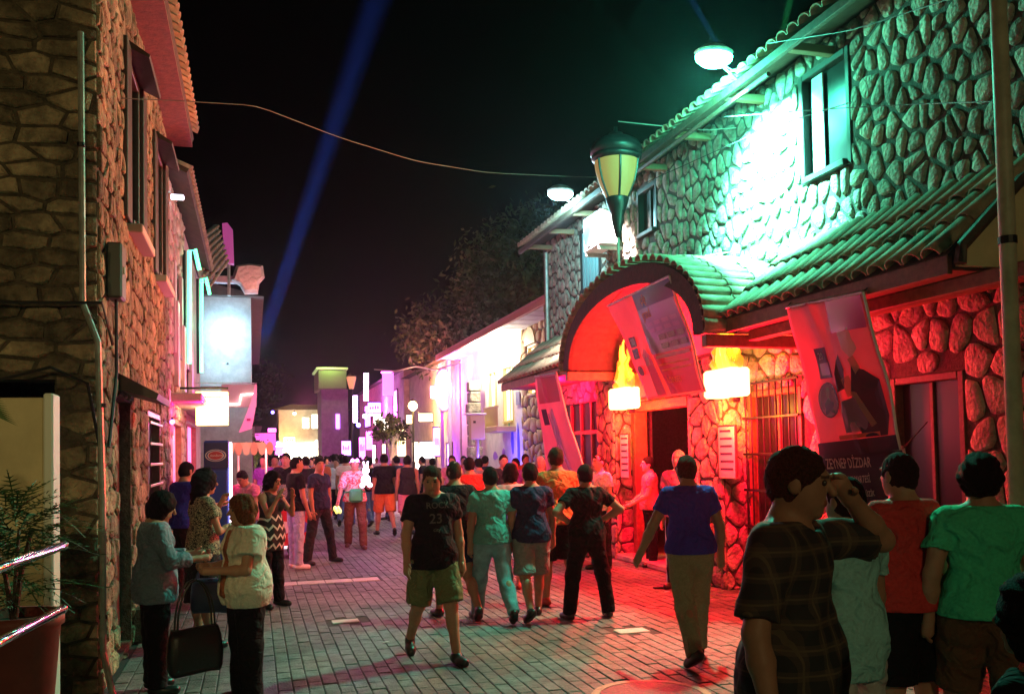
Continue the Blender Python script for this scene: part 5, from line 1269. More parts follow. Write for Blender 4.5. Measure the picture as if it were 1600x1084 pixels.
# ================================================================ LEFT CLUB WITH NEON (L2) AND BLOCK BEYOND (L3)
def left_club():
    Ya, Yb, Z = 13.6, 22.0, 5.9
    r = thing('neon_house', 'pinkish plaster house with green neon tubes just beyond the rubble house', 'house', (XL-1, 18, 0))
    O2 = Vector((XL-.02, Ya, 0)); U2 = Vector((0, 1, 0)); N2 = Vector((1, 0, 0)); Vv = Vector((0, 0, 1))
    h2 = [(1.0, 2.0, 3.4, 4.8), (3.6, 4.6, 3.4, 4.8), (.6, 2.4, 0, 2.4), (3.4, 6.4, 0, 2.5)]
    mk('wall', holes_wall(O2, U2, Vv, N2, Yb-Ya, Z, h2, .3), PINKP, r); mk('rear', box((XL-4, Ya, 0), (XL-.33, Ya+.2, Z)), PINKP, r); mk('rear', box((XL-1.6, Ya+.2, 0), (XL-1.5, Yb, Z)), PINKP, r)
    cs = cells(3.2, Z, .34, .24, .03, [h2[0], h2[2]], .4)
    lay_stones(r, [(O2, U2, Vv, N2, cs)], .04, mat('pink_stone', (.42, .32, .28), .9, noise=(5, .3), bump=(30, .6, .02), rand=.2), limit=150)
    for a, b, c, d in h2[:2]:
        w = window(r, XL-.02, Ya+a, Ya+b, c, d, 1, WOOD, DARKGL)
        for s in (-.3, b-a+.02): mk('shutter', bbox((XL+.0, Ya+a+s, c), (XL+.05, Ya+a+s+.28, d), .006), mat('pale_shutter', (.5, .42, .45), .6), w)
    window(r, XL-.02, Ya+3.4, Ya+6.4, .05, 2.5, 1, WOODR, emit('shop_pink', (1, .10, .42), 1.6)); window(r, XL-.02, Ya+.6, Ya+2.4, .05, 2.4, 1, WOODR, emit('shop_magenta', (.9, .03, .35), 1.0))
    mk('roof', obox((XL+.3, Ya-.1, Z+.05), (0, 1, 0), Vector((-1, 0, .45)).normalized(), Vector((.45, 0, 1)).normalized(), 0, Yb-Ya+.2, 0, 4, -.07, 0), UNDER, r)
    s = Vector((-1, 0, .45)).normalized(); nn = Vector((.45, 0, 1)).normalized()
    for i in range(40): put_tile(r, Vector((XL+.32, Ya+.05+i*.21, Z+.06)), s, nn, 1.02)
    for k, y in enumerate((14.4, 15.7, 17.6)): mk('vertical_sign', bbox((XL+.0, y, 2.9), (XL+.08, y+.35, 4.2-.2*k), .01), mat('pink_sign', (.55, .4, .45), .5), r)
    mk('ledge', bbox((XL-.01, Ya+.2, 2.62), (XL+.45, Yb-.1, 2.75), .02), PINKP, r)
left_club()
GR = emit('green_neon', (.02, 1., .42), 3.2)
for (px, ya, yb, X, lab) in ((296, 392, 568, -1.02, 'nearer green neon tube hooked at the top on the neon house'), (315, 436, 582, -1.02, 'farther green neon tube on the neon house')):
    A = gx(px, ya, X); B = gx(px, yb, X); t = thing('neon_tube', lab, 'neon light', (A.x, A.y, B.z)); h = [B, A, A+Vector((.09, 0, .03)), A+Vector((.16, .02, -.32))]
    mk('tube', tube(h, .035, 8), GR, t); mk('backing', bbox((A.x-.11, A.y-.05, B.z), (A.x-.06, A.y+.05, A.z), .01), IRON, t)
    light('neon_light', 'POINT', (A.x+.3, A.y-.1, (A.z+B.z)/2), (.05, 1, .5), 16, .1)
# tiled hood, gable board and rock ornament above
A = gd(330, 392, 20); t = thing('tiled_hood', 'weathered tiled hood jutting from the roof of the neon house', 'roof hood', (XL, A.y, A.z-.6))
c = [gd(299, 378, 19.5), gd(336, 352, 21), gd(352, 418, 21), gd(316, 436, 19.5)]
U = (c[1]-c[0]).normalized(); D = (c[3]-c[0]).normalized(); n_ = U.cross(D).normalized()
mk('board', join(prism([(0, 0), ((c[1]-c[0]).length, 0), ((c[1]-c[0]).length, (c[2]-c[1]).length), (0, (c[3]-c[0]).length)], c[0], U, D, n_, .06)), PINKP, t)
off = -n_ if n_.dot(C0-c[0]) < 0 else n_
for k in range(8): mk('batten', tube([c[0]+D*(.06+k*.145)+off*.07, c[1]+D*(.04+k*.12)+off*.07], .035, 6), TILE, t)
mk('edge_beam', tube([c[1], c[2]], .06, 6), mat('grey_beam', (.3, .3, .32), .7), t)
A = gd(357, 382, 21.2); t = thing('gable_board', 'small magenta lit gable board standing right of the tiled hood', 'board', (A.x, A.y, A.z-.5)); mk('panel', prism([(-.10, -.42), (.12, -.45), (.10, .35), (-.02, .52), (-.14, .5)], A, (1, 0, 0), (0, 0, 1), (0, 1, 0), .25), mat('magenta_glow_board', (.5, .12, .4), .7, emit=((.9, .1, .6), .15)), t); mk('post', tube([A+Vector((0, .12, -.45)), A+Vector((0, .12, -1.2))], .04, 6), STEEL, t)  # magenta light on the board is put in as a faint glow
A = gd(387, 436, 24); t = thing('rock_ornament', 'pink lit plaster rock ledge jutting over the street beyond the tiled hood', 'rock', (A.x, A.y, A.z-.4))
mk('rock', stone_vf([(-.42, -.05), (-.3, .34), (.05, .40), (.40, .36), (.44, .05), (.30, -.12), (.26, -.40), (-.08, -.42), (-.2, -.2)], A, Vector((1, 0, 0)), Vector((0, 0, 1)), Vector((0, -1, 0)), .3, False), mat('pink_rock', (.55, .36, .32), .9, noise=(3, .2), bump=(7, .9, .08)), t)
mk('arm', bbox((A.x-1.3, A.y+.05, A.z-.1), (A.x-.1, A.y+.3, A.z+.08), .02), PINKP, t)
light('rock_pink', 'POINT', A+Vector((.3, -1.2, -.6)), (1, .45, .4), 45, .1)
simple_house('blue_lit_block', 'flat fronted pale block behind the big white floodlight', -6, -.02, 26.3, 45, 6.3, PLAST, [(28, 30, .4, 2.4, MAG), (34, 36, .4, 2.4, WARM)], side=1, cat='house')
# the big white floodlight
A = gd(356, 546, 25.6)
t = thing('floodlight', 'blinding white floodlight on the left facing down the street', 'floodlight', (A.x, A.y, A.z-.3))
mk('housing', bbox(A+Vector((-.30, .06, -.24)), A+Vector((.30, .28, .24)), .03), IRON, t); mk('lens', lathe(A+Vector((0, .03, 0)), [(.30, -.03), (.36, 0), (.36, .02)], 20, 'y', sq=(.95, 1.05)), emit('flood_white', (.75, .9, 1.), 60), t)
mk('bracket', tube([A+Vector((0, .2, -.25)), A+Vector((0, .5, -.45)), (A.x, 26.3, A.z-.45)], .03, 8), STEEL, t)
light('flood', 'SPOT', A+Vector((0, -.15, 0)), (.42, .72, 1.), 3400, .16, (1.3, 10.5, 0), math.radians(50), .8)
light('flood_halo', 'POINT', (A.x, 25.85, A.z+.42), (.30, .72, 1.), 120, .12); light('flood_halo', 'POINT', (A.x-.1, 25.5, A.z-.5), (.40, .76, 1.), 60, .12)  # added point lights that imitate the flood's glare on the wall behind
# yellow lit box sign
a, b = gy(306, 612, 15.5), gy(357, 664, 15.5)
t = thing('box_sign', 'bright yellow framed light box sign on the left above the crowd', 'sign', (a.x, 15.5, b.z))
mk('face', box((a.x+.045, 15.44, b.z+.05), (b.x-.045, 15.6, a.z-.05)), emit('sign_white', (1, .88, .6), 7), t)
mk('frame', join(*[bbox((a.x, 15.42, z), (b.x, 15.62, z+.045)) for z in (b.z, a.z-.045)], *[bbox((x, 15.42, b.z+.0455), (x+.04, 15.62, a.z-.0455)) for x in (a.x, b.x-.04)]), emit('sign_yellow', (1, .62, .12), 4.5), t)
for z in (b.z+.085, a.z-.10): mk('stripe', box((a.x+.06, 15.435, z), (b.x-.06, 15.439, z+.022)), mat('brown_print', (.25, .06, .03), .5), t)
mk('arm', tube([(XL, 15.5, a.z+.06), (b.x, 15.5, a.z+.06)], .02, 6), IRON, t)
light('sign_light', 'POINT', ((a.x+b.x)/2, 15.1, (a.z+b.z)/2), (1, .6, .3), 55, .15)
light('magenta_wash', 'POINT', (-.55, 13.9, 2.5), (1, .02, .35), 60, .1); light('magenta_wash', 'POINT', (-.3, 18.5, 2.9), (1, .08, .5), 110, .1)
# pink step sign and pennant
a = gd(346, 600, 22); b = gd(401, 632, 22); t = thing('shop_sign', 'pale pink signboard with a stepped glowing line beyond the yellow sign', 'sign', (a.x, a.y, b.z))
mk('board', bbox((a.x, a.y, b.z-.05), (b.x, a.y+.1, a.z), .01), mat('pink_board', (.6, .4, .45), .6), t)
zz = (a.z+b.z)/2; mk('neon_line', tube([(a.x+.05, a.y-.03, b.z+.02), (a.x+.42, a.y-.03, b.z+.02), (a.x+.46, a.y-.03, b.z+.25), (b.x, a.y-.03, b.z+.29)], .02, 6), emit('line_warm', (1, .8, .6), 6), t); mk('arm', bbox((XL-.05, a.y+.02, a.z-.1), (a.x-.002, a.y+.06, a.z-.05)), STEEL, t)
a = gd(400, 600, 19.5); t = thing('pennant', 'long tapering pale pink pennant hanging beside the stepped sign', 'flag', (a.x-.2, a.y, a.z-1.1))
V, Fc = [], []
for k in range(9):
    s = k/8; cx = a.x-.22*s**1.5; w = .02+.13*s; V += [(cx-w, a.y+.03*math.sin(s*6), a.z-1.05*s), (cx+w*.8, a.y+.05*math.sin(s*6+1), a.z-1.05*s+.08*s)]
for k in range(8): Fc.append((2*k, 2*k+1, 2*k+3, 2*k+2))
mk('cloth', (V, Fc), mat('pennant_cloth', (.65, .45, .48), .7), t, True); mk('pole', tube([(a.x-1.3, a.y, a.z+.02), (a.x+.02, a.y, a.z+.02)], .012, 6), STEEL, t)
mk('print', prism([(0, 0), (.08, 0), (.08, .05), (0, .05)], (a.x-.2, a.y-.06, a.z-.8), (1, 0, 0), (0, 0, 1), (0, -1, 0), .004), VINR, t)

# ---------------------------------------------------------------- fridge and ice cream cart
def fridge():
    a = gy(318, 690, 12.6); b = gy(358, 690, 12.6)
    t = thing('display_fridge', 'upright blue ice cream fridge with an oval emblem, left behind the women', 'fridge', ((a.x+b.x)/2, 12.8, 0))
    mk('body', bbox((a.x, 12.62, .05), (b.x, 13.2, 2.03), .02), mat('fridge_blue', (.02, .05, .30), .35), t)
    mk('header', bbox((a.x+.01, 12.60, 1.66), (b.x-.01, 12.619, 2.0), .005), mat('header_dark', (.03, .04, .15), .35), t)
    cx = (a.x+b.x)/2
    for k, (rr, m) in enumerate(((.135, WHITEP), (.12, mat('fridge_blue', None)), (.105, WHITEP), (.09, mat('emblem_red', (.5, .06, .08), .4)))): mk('emblem', lathe((cx-.01, 12.597-.002*k, 1.83), [(rr, 0), (rr, -.0015)], 22, 'y', sq=(.6, 1)), m, t)
    mk('emblem_text', text_vf('dondurma', lambda x, y: (cx-.085+x, 12.588, 1.815+y), .045), WHITEP, t)
    mk('door', bbox((a.x+.03, 12.6, .2), (b.x-.03, 12.619, 1.62), .005), mat('fridge_door', (.03, .08, .35), .15), t); mk('light_strip', bbox((b.x+.001, 12.61, .6), (b.x+.035, 12.66, 2.0), .004), emit('strip_white', (1, .75, .85), 5), t); mk('kick', box((a.x+.02, 12.64, 0), (b.x-.02, 13.15, .049)), IRON, t)
fridge()
def cart():
    x0, x1, y0, y1 = -.28, .98, 16.3, 17.0
    t = thing('ice_cream_cart', 'red street cart with a small scalloped canopy behind the woman in zigzags', 'cart', (.35, 16.6, 0))
    RD = mat('cart_red', (.5, .03, .04), .35); mk('body', bbox((x0, y0, .18), (x1, y1, .95), .03), RD, t)
    mk('counter', bbox((x0-.04, y0-.04, .952), (x1+.04, y1+.04, 1.0), .01), WHITEP, t); mk('trim', bbox((x0-.01, y0-.015, .18), (x1+.01, y0-.001, .23), .003), emit('trim_glow', (1, .7, .8), 1.2), t)  # white trim made to glow as if lit, not a lamp
    mk('glass_case', join(box((x0, y0, 1.002), (x1, y0+.01, 1.3)), box((x0, y1-.01, 1.002), (x1, y1, 1.3)), box((x0, y0+.011, 1.29), (x1, y1-.011, 1.3))), mat('clear_glass', (.9, .9, .9), .05, trans=.9), t)
    for k in range(4): mk('panel_print', lathe((x0+.2+k*.3, y0-.003, .55), [(.11, 0), (.11, -.002)], 14, 'y'), (WHITEP, mat('print_blue', (.1, .1, .5), .4))[k % 2], t)
    for x in (x0+.03, x0+.5):
        for y in (y0+.03, y1-.03): mk('canopy_post', tube([(x, y, 1.0), (x, y, 1.95)], .015, 6), WHITEP, t)
    mk('canopy', prism([(0, 0), (.72, 0), (.62, .10), (.10, .10)], (x0-.15, y0-.15, 1.95), (1, 0, 0), (0, 0, 1), (0, 1, 0), y1-y0+.3), mat('canopy_cream', (.6, .4, .3), .7), t)
    for k in range(6): mk('scallop', lathe((x0-.09+k*.13, y0-.16, 1.945), [(.062, 0), (.062, .012)], 10, 'y', sq=(1.9, 1)), (mat('scallop_a', (.60, .42, .33), .7), mat('scallop_b', (.5, .26, .2), .7))[k % 2], t)
    for x in (x0+.25, x1-.25):
        for y in (y0-.03, y1+.01): mk('wheel', lathe((x, y, .17), [(.17, 0), (.17, .025)], 18, 'y'), IRON, t)
    light('cart_light', 'POINT', ((x0+x1)/2, 16.2, 1.85), (1, .35, .35), 30, .1)
cart()

# ---------------------------------------------------------------- poles and cables
P = gd(1583, 600, 5.85); t = thing('utility_pole', 'tall pale steel pole at the right edge of the street', 'pole', (P.x, P.y, 0))
mk('shaft', tube([(P.x, P.y, 0), (P.x, P.y, 7.5)], .052, 14), mat('painted_pole', (.42, .40, .28), .5, noise=(6, .2), bump=(30, .3, .01)), t, True); mk('base_plate', lathe((P.x, P.y, 0), [(.14, 0), (.14, .02), (.06, .03), (.06, .1)], 14), STEEL, t); mk('strap', lathe((P.x, P.y, 3.1), [(.058, 0), (.058, .05)], 14), IRON, t)
def cable(pts, r_, lab, m=CABLE):
    o = mk('overhead_cable', tube(pts, r_, 5), m); meta(o, lab, 'cable')
def via(pp): 
    out = []
    for i in range(len(pp)-1):
        a, b = pp[i], pp[i+1]
        for k in range(6): s = k/6; out.append(gd(a[0]+(b[0]-a[0])*s, a[1]+(b[1]-a[1])*s, a[2]+(b[2]-a[2])*s))
    out.append(gd(*pp[-1])); 
    return [out[0]]+[(out[i-1]+out[i]*2+out[i+1])/4 for i in range(1, len(out)-1)]+[out[-1]]
cable(via([(150, 152, 8.0), (280, 158, 8.6), (400, 165, 9.3), (530, 215, 10.5), (650, 252, 11.6), (760, 270, 12.5), (930, 278, 13.4), (1035, 262, 14)]), .005, 'long thin cable sagging across the street to the old lantern', mat('grey_cable', (.13, .12, .10), .7))
cable(via([(966, 190, 12.6), (1100, 204, 12.), (1150, 200, 11.6)]), .007, 'short wire from the tip of the old lantern to the restaurant wall', CABLEP)
cable(via([(1130, 183, 10.9), (1300, 170, 9.0), (1450, 162, 7.7), (1580, 158, 5.9)]), .005, 'thin black wire across the upper window to the steel pole')
cable(via([(1010, 285, 13), (1200, 200, 10.3), (1330, 160, 8.6)]), .006, 'thin slanting wire on the green lit wall')
cable(via([(1200, 68, 9.6), (1330, 48, 8.2), (1480, 0, 6.8), (1590, -50, 5.9)]), .005, 'thin black wire rising to the top right corner')
cable(via([(585, 577, 38), (620, 580, 36), (650, 572, 33), (680, 578, 30), (720, 566, 28)]), .03, 'pale looping cable between the purple house and the club eave', CABLEP)
cable([Vector((XR-.2, 9.0, 4.14)), Vector((5.6, 9.6, 4.0)), Vector((5.4, 9.9, 4.18)), Vector((XR-.1, 10.2, 4.32))], .008, 'white wire lying on the green lit roof tiles', WHITEP)

# ================================================================ TREES
def tree(lab, base, h, R_, n, seedd, tall=.9, trunk_m=None, lean=0, leaf=.14, col='tree_leaf', name='broadleaf_tree'):
    rs = np.random.default_rng(seedd); t = thing(name, lab, 'tree', base); b = Vector(base)
    tm = trunk_m or mat('bark', (.12, .09, .06), .9, noise=(8, .3), bump=(20, .8, .03))
    top = b+Vector((lean, 0, h*.62)); mk('trunk', tube([b, b.lerp(top, .5)+Vector((.1, .05, 0)), top], [.2, .14, .08], 8), tm, t)
    cl = []
    for k in range(9):
        az = k*2.4; e = top+Vector((math.cos(az)*R_*.6, math.sin(az)*R_*.6, (rs.random()*.9-.1)*R_*tall)); s = b.lerp(top, .55+.05*k); m_ = s.lerp(e, .5)+Vector((0, 0, .2))
        mk('limb', tube([s, m_, e], [.07, .045, .02], 6), tm, t); cl.append(e)
    for k in range(22):
        v = rs.normal(size=3); v /= np.linalg.norm(v); cl.append(top+Vector((v[0]*R_*.8, v[1]*R_*.8, v[2]*R_*.7*tall+R_*.25)))
    V = np.zeros((n*4, 3)); ci = rs.integers(0, len(cl), n); C_ = np.array([tuple(c) for c in cl])[ci]+rs.normal(size=(n, 3))*R_*.14
    d1 = rs.normal(size=(n, 3)); d1 /= np.linalg.norm(d1, axis=1)[:, None]; d2 = np.cross(d1, rs.normal(size=(n, 3))); d2 /= np.linalg.norm(d2, axis=1)[:, None]
    sz = leaf*rs.uniform(.6, 1.2, (n, 1))
    V[0::4] = C_-d1*sz; V[1::4] = C_+d2*sz*.4; V[2::4] = C_+d1*sz; V[3::4] = C_-d2*sz*.4
    V -= np.array(tuple(b)); me = qmesh('crown', V, np.arange(n*4).reshape(n, 4), mat(col, (.032, .05, .016), .7, noise=(1.5, .5), spec=.2))
    for p in me.polygons: pass
    o = bpy.data.objects.new('crown', me); COL.objects.link(o); o.parent = t; o['kind'] = 'stuff'
tree('big dark leafy tree rising behind the white club roof', (10.8, 31, 0), 11.0, 3.6, 20000, 3, .9)
tree('red lit leafy tree between the club roof and the pink oval sign', (8.6, 35.5, 0), 9.6, 3.0, 14000, 4, .8)
tree('pale barked small tree lit white in front of the far doorways', tuple(gd(612, 714, 36).xy)+(0,), 4.2, .8, 900, 5, .8, mat('pale_bark', (.5, .48, .42), .9, noise=(5, .3), bump=(12, .8, .04)), leaf=.12)
tree('dark tree over the far end of the street left of the tower', (-2.2, 88, 0), 12, 5., 5000, 6, .8, leaf=.3)
tree('dark bush like tree in the far street behind the cart', tuple(gd(378, 700, 34).xy)+(0,), 3.0, .8, 1200, 8, .8, leaf=.12)
tree('dim tree top behind the roof of the neon house', (-3.2, 17.5, 0), 8.2, 1.3, 2500, 9, .8, leaf=.12)
light('tree_pink', 'POINT', (6.0, 33.0, 5.2), (1, .12, .16), 420, .2); light('tree_green', 'POINT', (7.4, 26.5, 7.6), (.2, 1, .3), 30, .1)
# ================================================================ PEOPLE
HANG = ((.14, .05, -1), (.04, .22, -1))
SW_F = ((.14, .35, -1), (.03, .6, -1)); SW_B = ((.16, -.35, -1), (.05, .0, -1))
WALK = ((.08, .32, .08), (.08, -.25, .45)); WALK2 = ((.08, -.25, .42), (.08, .30, .06)); STAND = ((.12, .03, .02), (.14, -.02, .02)); WIDE = ((.34, .03, .02), (.36, -.02, .03))
A_ = person(243, 765, foot=1080, face=-1.35, lab='woman in a denim blue blouse and dark trousers standing by the rubble house, looking down', top_c='denim', bot_c='black', sleeve=1.7, fem=True, hair='bob', w=1.24, head=(-.1, .38, 0),
    arms=(((.2, .45, -1), (-.35, 1, .05)), ((.25, .35, -1), (-.3, 1, .0))), hem=.78)
B_ = person(385, 772, foot=1097, face=PI/2+.30, lab='woman with short auburn hair in an open cream vest over a rust top, arms folded', top_c='rust', bot_c='black', sleeve=.3, fem=True, hair='bob', hair_c='auburn', w=1.34, extras=['vest'],
    arms=(((.3, .25, -1), (-.55, .9, .0)), ((.3, .2, -1), (-.5, .95, .08))), head=(.1, .05, 0))
C_ = person(316, 722, d=8.6, H=1.7, face=-1.15, lab='woman with long dark hair in a spotted dress lifting a hand to her mouth', pat=patmat('spotted_cloth', 'blotch', (.02, .02, .02), (.45, .4, .25), 34), top_c='black', bot='dress', bot_c='charcoal', fem=True, hair='long',
    arms=(((.2, .5, -.9), (-.35, .45, 1)), ((.15, .3, -1), (-.3, .8, .3))), head=(0, .05, 0), sleeve=.5)
person(287, 700, d=11.6, H=1.77, face=-.9, lab='person in a bright blue shirt behind the woman in the spotted dress', top_c='blue', bot_c='charcoal', arms=(HANG, ((.15, .5, -1), (0, 1, .1))), head=(.1, .2, 0))
person(388, 725, d=13.6, H=1.66, face=PI*.85, lab='person in a pink shirt leaning over beside the blue fridge', top_c='pink', bot_c='jeans', lean=(.0, .22), head=(0, .4, 0), arms=(((.15, .6, -.8), (-.1, 1, -.2)), ((.15, .6, -.8), (-.1, 1, -.3))))
person(422, 732, d=10.8, H=1.64, face=-2.35, lab='woman with long hair in a black zigzag top, both hands raised to her face', pat=patmat('zigzag_cloth', 'zigzag', (.015, .015, .015), (.7, .65, .6), 9., 1.12), bot_c='black', fem=True, hair='long', sleeve=0, hem=.72,
    arms=(((.2, .55, -.8), (-.35, .35, 1)), ((.2, .6, -.8), (-.4, .35, 1))), head=(0, .2, 0))
person(463, 712, foot=888, face=-1.2, lab='man in a black tee and pale jeans with white shoes standing in profile', top_c='black', bot_c='light_jeans', hair='crop', shoes='shoe_white', arms=(HANG, ((.1, .1, -1), (0, .35, -1))), legs=STAND)
person(500, 712, foot=880, face=-2.35, lab='man in a navy tee standing with legs apart beside the man in pale jeans', top_c='navy', bot_c='charcoal', legs=((.42, .1, .05), (.38, -.05, .03)), arms=(((.35, -.15, -1), (-.1, .2, -1)), HANG), head=(-.5, 0, 0))
person(447, 706, d=17.5, face=PI*.92, lab='man in a loose black tee behind the man in pale jeans', top_c='black', bot_c='light_jeans', w=1.1)
J_ = person(556, 712, foot=857, face=PI-.08, lab='street vendor in a white and red shirt wearing glowing pink glasses and carrying lit toys', pat=patmat('red_blotch_cloth', 'blotch', (.6, .5, .5), (.6, .06, .08), 7), bot_c='brown', sleeve=.9, w=1.05,
    arms=(((.25, .5, -.9), (-.3, 1, .35)), ((.3, .2, -1), (.2, .5, -.8))), legs=((.12, .18, .1), (.12, -.15, .2)), shoes='shoe_brown', vox=.016)
person(523, 706, foot=812, face=.1, lab='man in a grey shirt and black trousers walking away left of the vendor', top_c='grey', bot_c='black', legs=WALK)
person(602, 705, foot=836, face=.05, lab='man in a black polo and orange shorts seen from behind', top_c='black', bot='long_shorts', bot_c='orange', legs=WALK, w=1.05, vox=.016)
person(638, 708, foot=836, face=-.1, lab='man in a black tank top and pale pink shorts seen from behind', top_c='charcoal', bot='long_shorts', bot_c='pink', sleeve=0, legs=WALK2, vox=.016)
person(578, 712, foot=822, face=.3, lab='man in a dark tee and jeans walking away right of the vendor', top_c='black', bot_c='jeans', legs=WALK2)
person(660, 712, d=25, face=1.2, lab='dark figure standing in profile below the white box sign', top_c='black', bot_c='black')
O_ = person(680, 718, foot=1030, face=PI+.10, lab='man in a black printed tee and khaki shorts walking towards the camera', top_c='black', bot='long_shorts', bot_c='olive', legs=((.08, .30, .06), (.10, -.22, .42)), arms=(((.22, -.12, -1), (.02, .25, -1)), ((.28, .2, -1), (.12, .5, -1))),
    head=(-.35, .28, 0), hem=.80, w=1.06, hair='short', hair_c='brown')
person(709, 714, d=9.8, face=.1, lab='man with cropped hair in a black tee just behind the walking man in khaki shorts', top_c='black', bot='shorts', bot_c='navy', hair='crop', hair_c='brown', w=1.1, legs=WALK, head=(-.3, 0, 0))
person(733, 713, d=13.4, face=.2, lab='man in a bright red shirt seen from behind among dark shirted men', top_c='red', bot_c='jeans', hair='short', w=1.1)
person(771, 723, foot=970, face=.02, lab='man in a pale green tee and washed blue trousers seen from behind', top_c='teal', bot_c=mat('cloth_washed', (.18, .34, .40), .9, noise=(9, .3), bump=(160, .35, .004)), legs=WALK, w=1.08, arms=(((.2, -.05, -1), (.0, .2, -1)), ((.24, .05, -1), (.05, .3, -1))), hem=.86)
person(797, 722, d=11.6, H=1.68, face=-.1, lab='bare legged woman in a blue and white top between two men seen from behind', pat=patmat('blue_yoke', 'yoke', (.05, .1, .45), (.7, .65, .7), 1.28), bot='short_shorts', bot_c='denim', fem=True, hair='bob', legs=WALK2, skin='skin_pale', shoes='shoe_red', hem=.88)
person(833, 717, foot=966, face=-.03, lab='man in a navy tee and grey knee shorts seen from behind', top_c='navy', bot='long_shorts', bot_c='grey', legs=WALK2, w=1.06, arms=(HANG, ((.25, .1, -1), (.1, .35, -1))), hem=.84)
person(874, 697, foot=946, face=.0, lab='tall man in an orange tee and black shorts with red sandals seen from behind', top_c='orange', bot='long_shorts', bot_c='black', w=1.1, legs=((.1, .1, .05), (.1, -.1, .1)), shoes='shoe_red', hair_c='brown')
person(920, 722, foot=966, face=.05, lab='man all in black with both hands on his hips seen from behind', top_c='black', bot_c='black', legs=WIDE, arms=(((.85, -.25, -.75), (-.75, .45, -.45)), ((.85, -.25, -.75), (-.75, .45, -.45))), w=1.08, hair='short', hem=.82)
person(936, 709, d=13.6, face=PI*.62, lab='man in a white shirt by the left entrance pillar, looking left', top_c='white', bot_c='charcoal', skin='skin_pale', hair='crop')
person(843, 711, d=14.8, face=-.6, lab='man in a white shirt in the crowd below the rose banner', top_c='white', bot_c='jeans', hair='crop', hair_c='grey')
person(1014, 712, d=13.9, face=PI/2-.25, lab='man in a pink shirt standing in the red lit doorway, facing left', top_c='pink', bot_c='black', arms=(((.12, .3, -1), (-.2, .9, -.5)), ((.12, .3, -1), (-.2, .9, -.6))), skin='skin_pale', vox=.014)
person(1061, 701, d=11.6, face=PI*.72, lab='grey haired man behind the left shoulder of the man in the blue tee', top_c='pink', bot_c='charcoal', hair='crop', hair_c='grey', skin='skin_pale')
person(1096, 703, d=12.4, face=PI*1.1, lab='bald man in a pale shirt behind the man in the blue tee', top_c='white', bot_c='charcoal', hair='bald', skin='skin_pale')
person(1084, 705, foot=1032, face=-.05, lab='man in a bright blue tee and khaki trousers walking towards the door', top_c='blue', bot_c='khaki', legs=((.1, -.22, .40), (.1, .26, .08)), arms=(((.55, .12, -1), (.35, .45, -1)), ((.3, -.05, -1), (.08, .2, -1))), w=1.08, hair_c='brown', hem=.90, lean=(0, .05))
AA = person(1228, 692, d=3.25, face=-2.5, lab='man in a dark plaid shirt raising one hand to his brow, close to the camera', pat=patmat('plaid_cloth', 'check', (.015, .018, .02), (.08, .055, .04), 75., (.11, .08, .05)), bot_c='tan', sleeve=.85, w=1.1, hair='short', hair_c='brown',
    arms=(((.62, .66, -.06), (-.70, -.24, .66)), ((.38, -.05, -1), (.15, .25, -1))), head=(.25, .12, 0), hem=.80, palm=(-.8, -.2, -.2))
person(1322, 735, d=4.3, H=1.66, face=.25, lab='person in a pale cyan shirt between the plaid man and the man in red', top_c='cyan', bot_c='palegrey', sleeve=.6, w=.95, hem=.74)
person(1408, 704, d=4.95, face=.12, lab='man in a red tee and long black shorts seen from behind', top_c='red', bot='long_shorts', bot_c='black', w=1.12, arms=(((.30, .0, -1), (.1, .25, -1)), ((.28, -.05, -1), (.05, .25, -1))), hem=.90)
person(1530, 699, d=4.75, face=-.42, lab='man with curly black hair in a bright green tee and khaki shorts seen from behind', top_c='green', bot='long_shorts', bot_c='brown', hair='curly', w=1.1, arms=(((.3, -.1, -1), (.02, .3, -1)), ((.2, .1, -1), (0, .5, -1))), hem=.88, legs=WALK)
person(1618, 885, d=2.3, H=1.46, face=.3, lab='short dark haired person in black cut off by the lower right corner', top_c='black', bot_c='black', hair='bob', fem=True)
# middle distance crowd
for (px, top, d, f, c, b, hc_, lab) in ((748, 712, 18.5, .4, 'grey', 'jeans', 'black', 'man in a grey tee in the crowd just right of the red shirted man'), (706, 708, 20, PI*.9, 'pink', 'black', 'brown', 'person in pink facing the camera before the club wall'),
        (786, 709, 17, PI, 'charcoal', 'black', 'black', 'man with dark glasses facing the camera left of the stone corner'), (806, 712, 19, 2.2, 'purple', 'jeans', 'black', 'person in purple in the crowd below the stone corner'), (820, 708, 21, 3.4, 'rust', 'black', 'brown', 'person in a rust top in the crowd under the canopy end'),
        (757, 709, 22, -1., 'navy', 'black', 'black', 'person in navy in profile at the far club wall'), (855, 714, 16.5, 2.8, 'palegrey', 'black', 'grey', 'grey haired person in a pale tee near the glazed front'), (724, 711, 24, 3.1, 'red', 'black', 'black', 'person in red facing the camera under the cream meter box'),
        (895, 711, 15.5, 3.0, 'charcoal', 'black', 'black', 'dark clothed person behind the man in the orange tee'), (676, 712, 23, .2, 'black', 'jeans', 'black', 'man in black behind the head of the walking man in khaki shorts'),
        (500, 708, 22, .1, 'rust', 'charcoal', 'brown', 'person in a rust shirt behind the man with legs apart'), (478, 709, 19.5, .4, 'charcoal', 'black', 'black', 'person in charcoal between the two standing men'), (540, 708, 23, -.2, 'white', 'jeans', 'black', 'person in a white shirt walking behind the vendor'),
        (414, 709, 19, 2.6, 'purple', 'black', 'black', 'person in purple by the right end of the cart'), (430, 707, 21, 3., 'red', 'black', 'black', 'person in red facing the camera beyond the cart'), (620, 709, 24, .1, 'navy', 'black', 'black', 'person in navy between the orange and pink shorts')):
    person(px, top, d=d, face=f, lab=lab, group='people in the middle of the crowd', top_c=c, bot_c=b, hair_c=hc_, vox=.024, legs=random.choice((WALK, WALK2, STAND)))
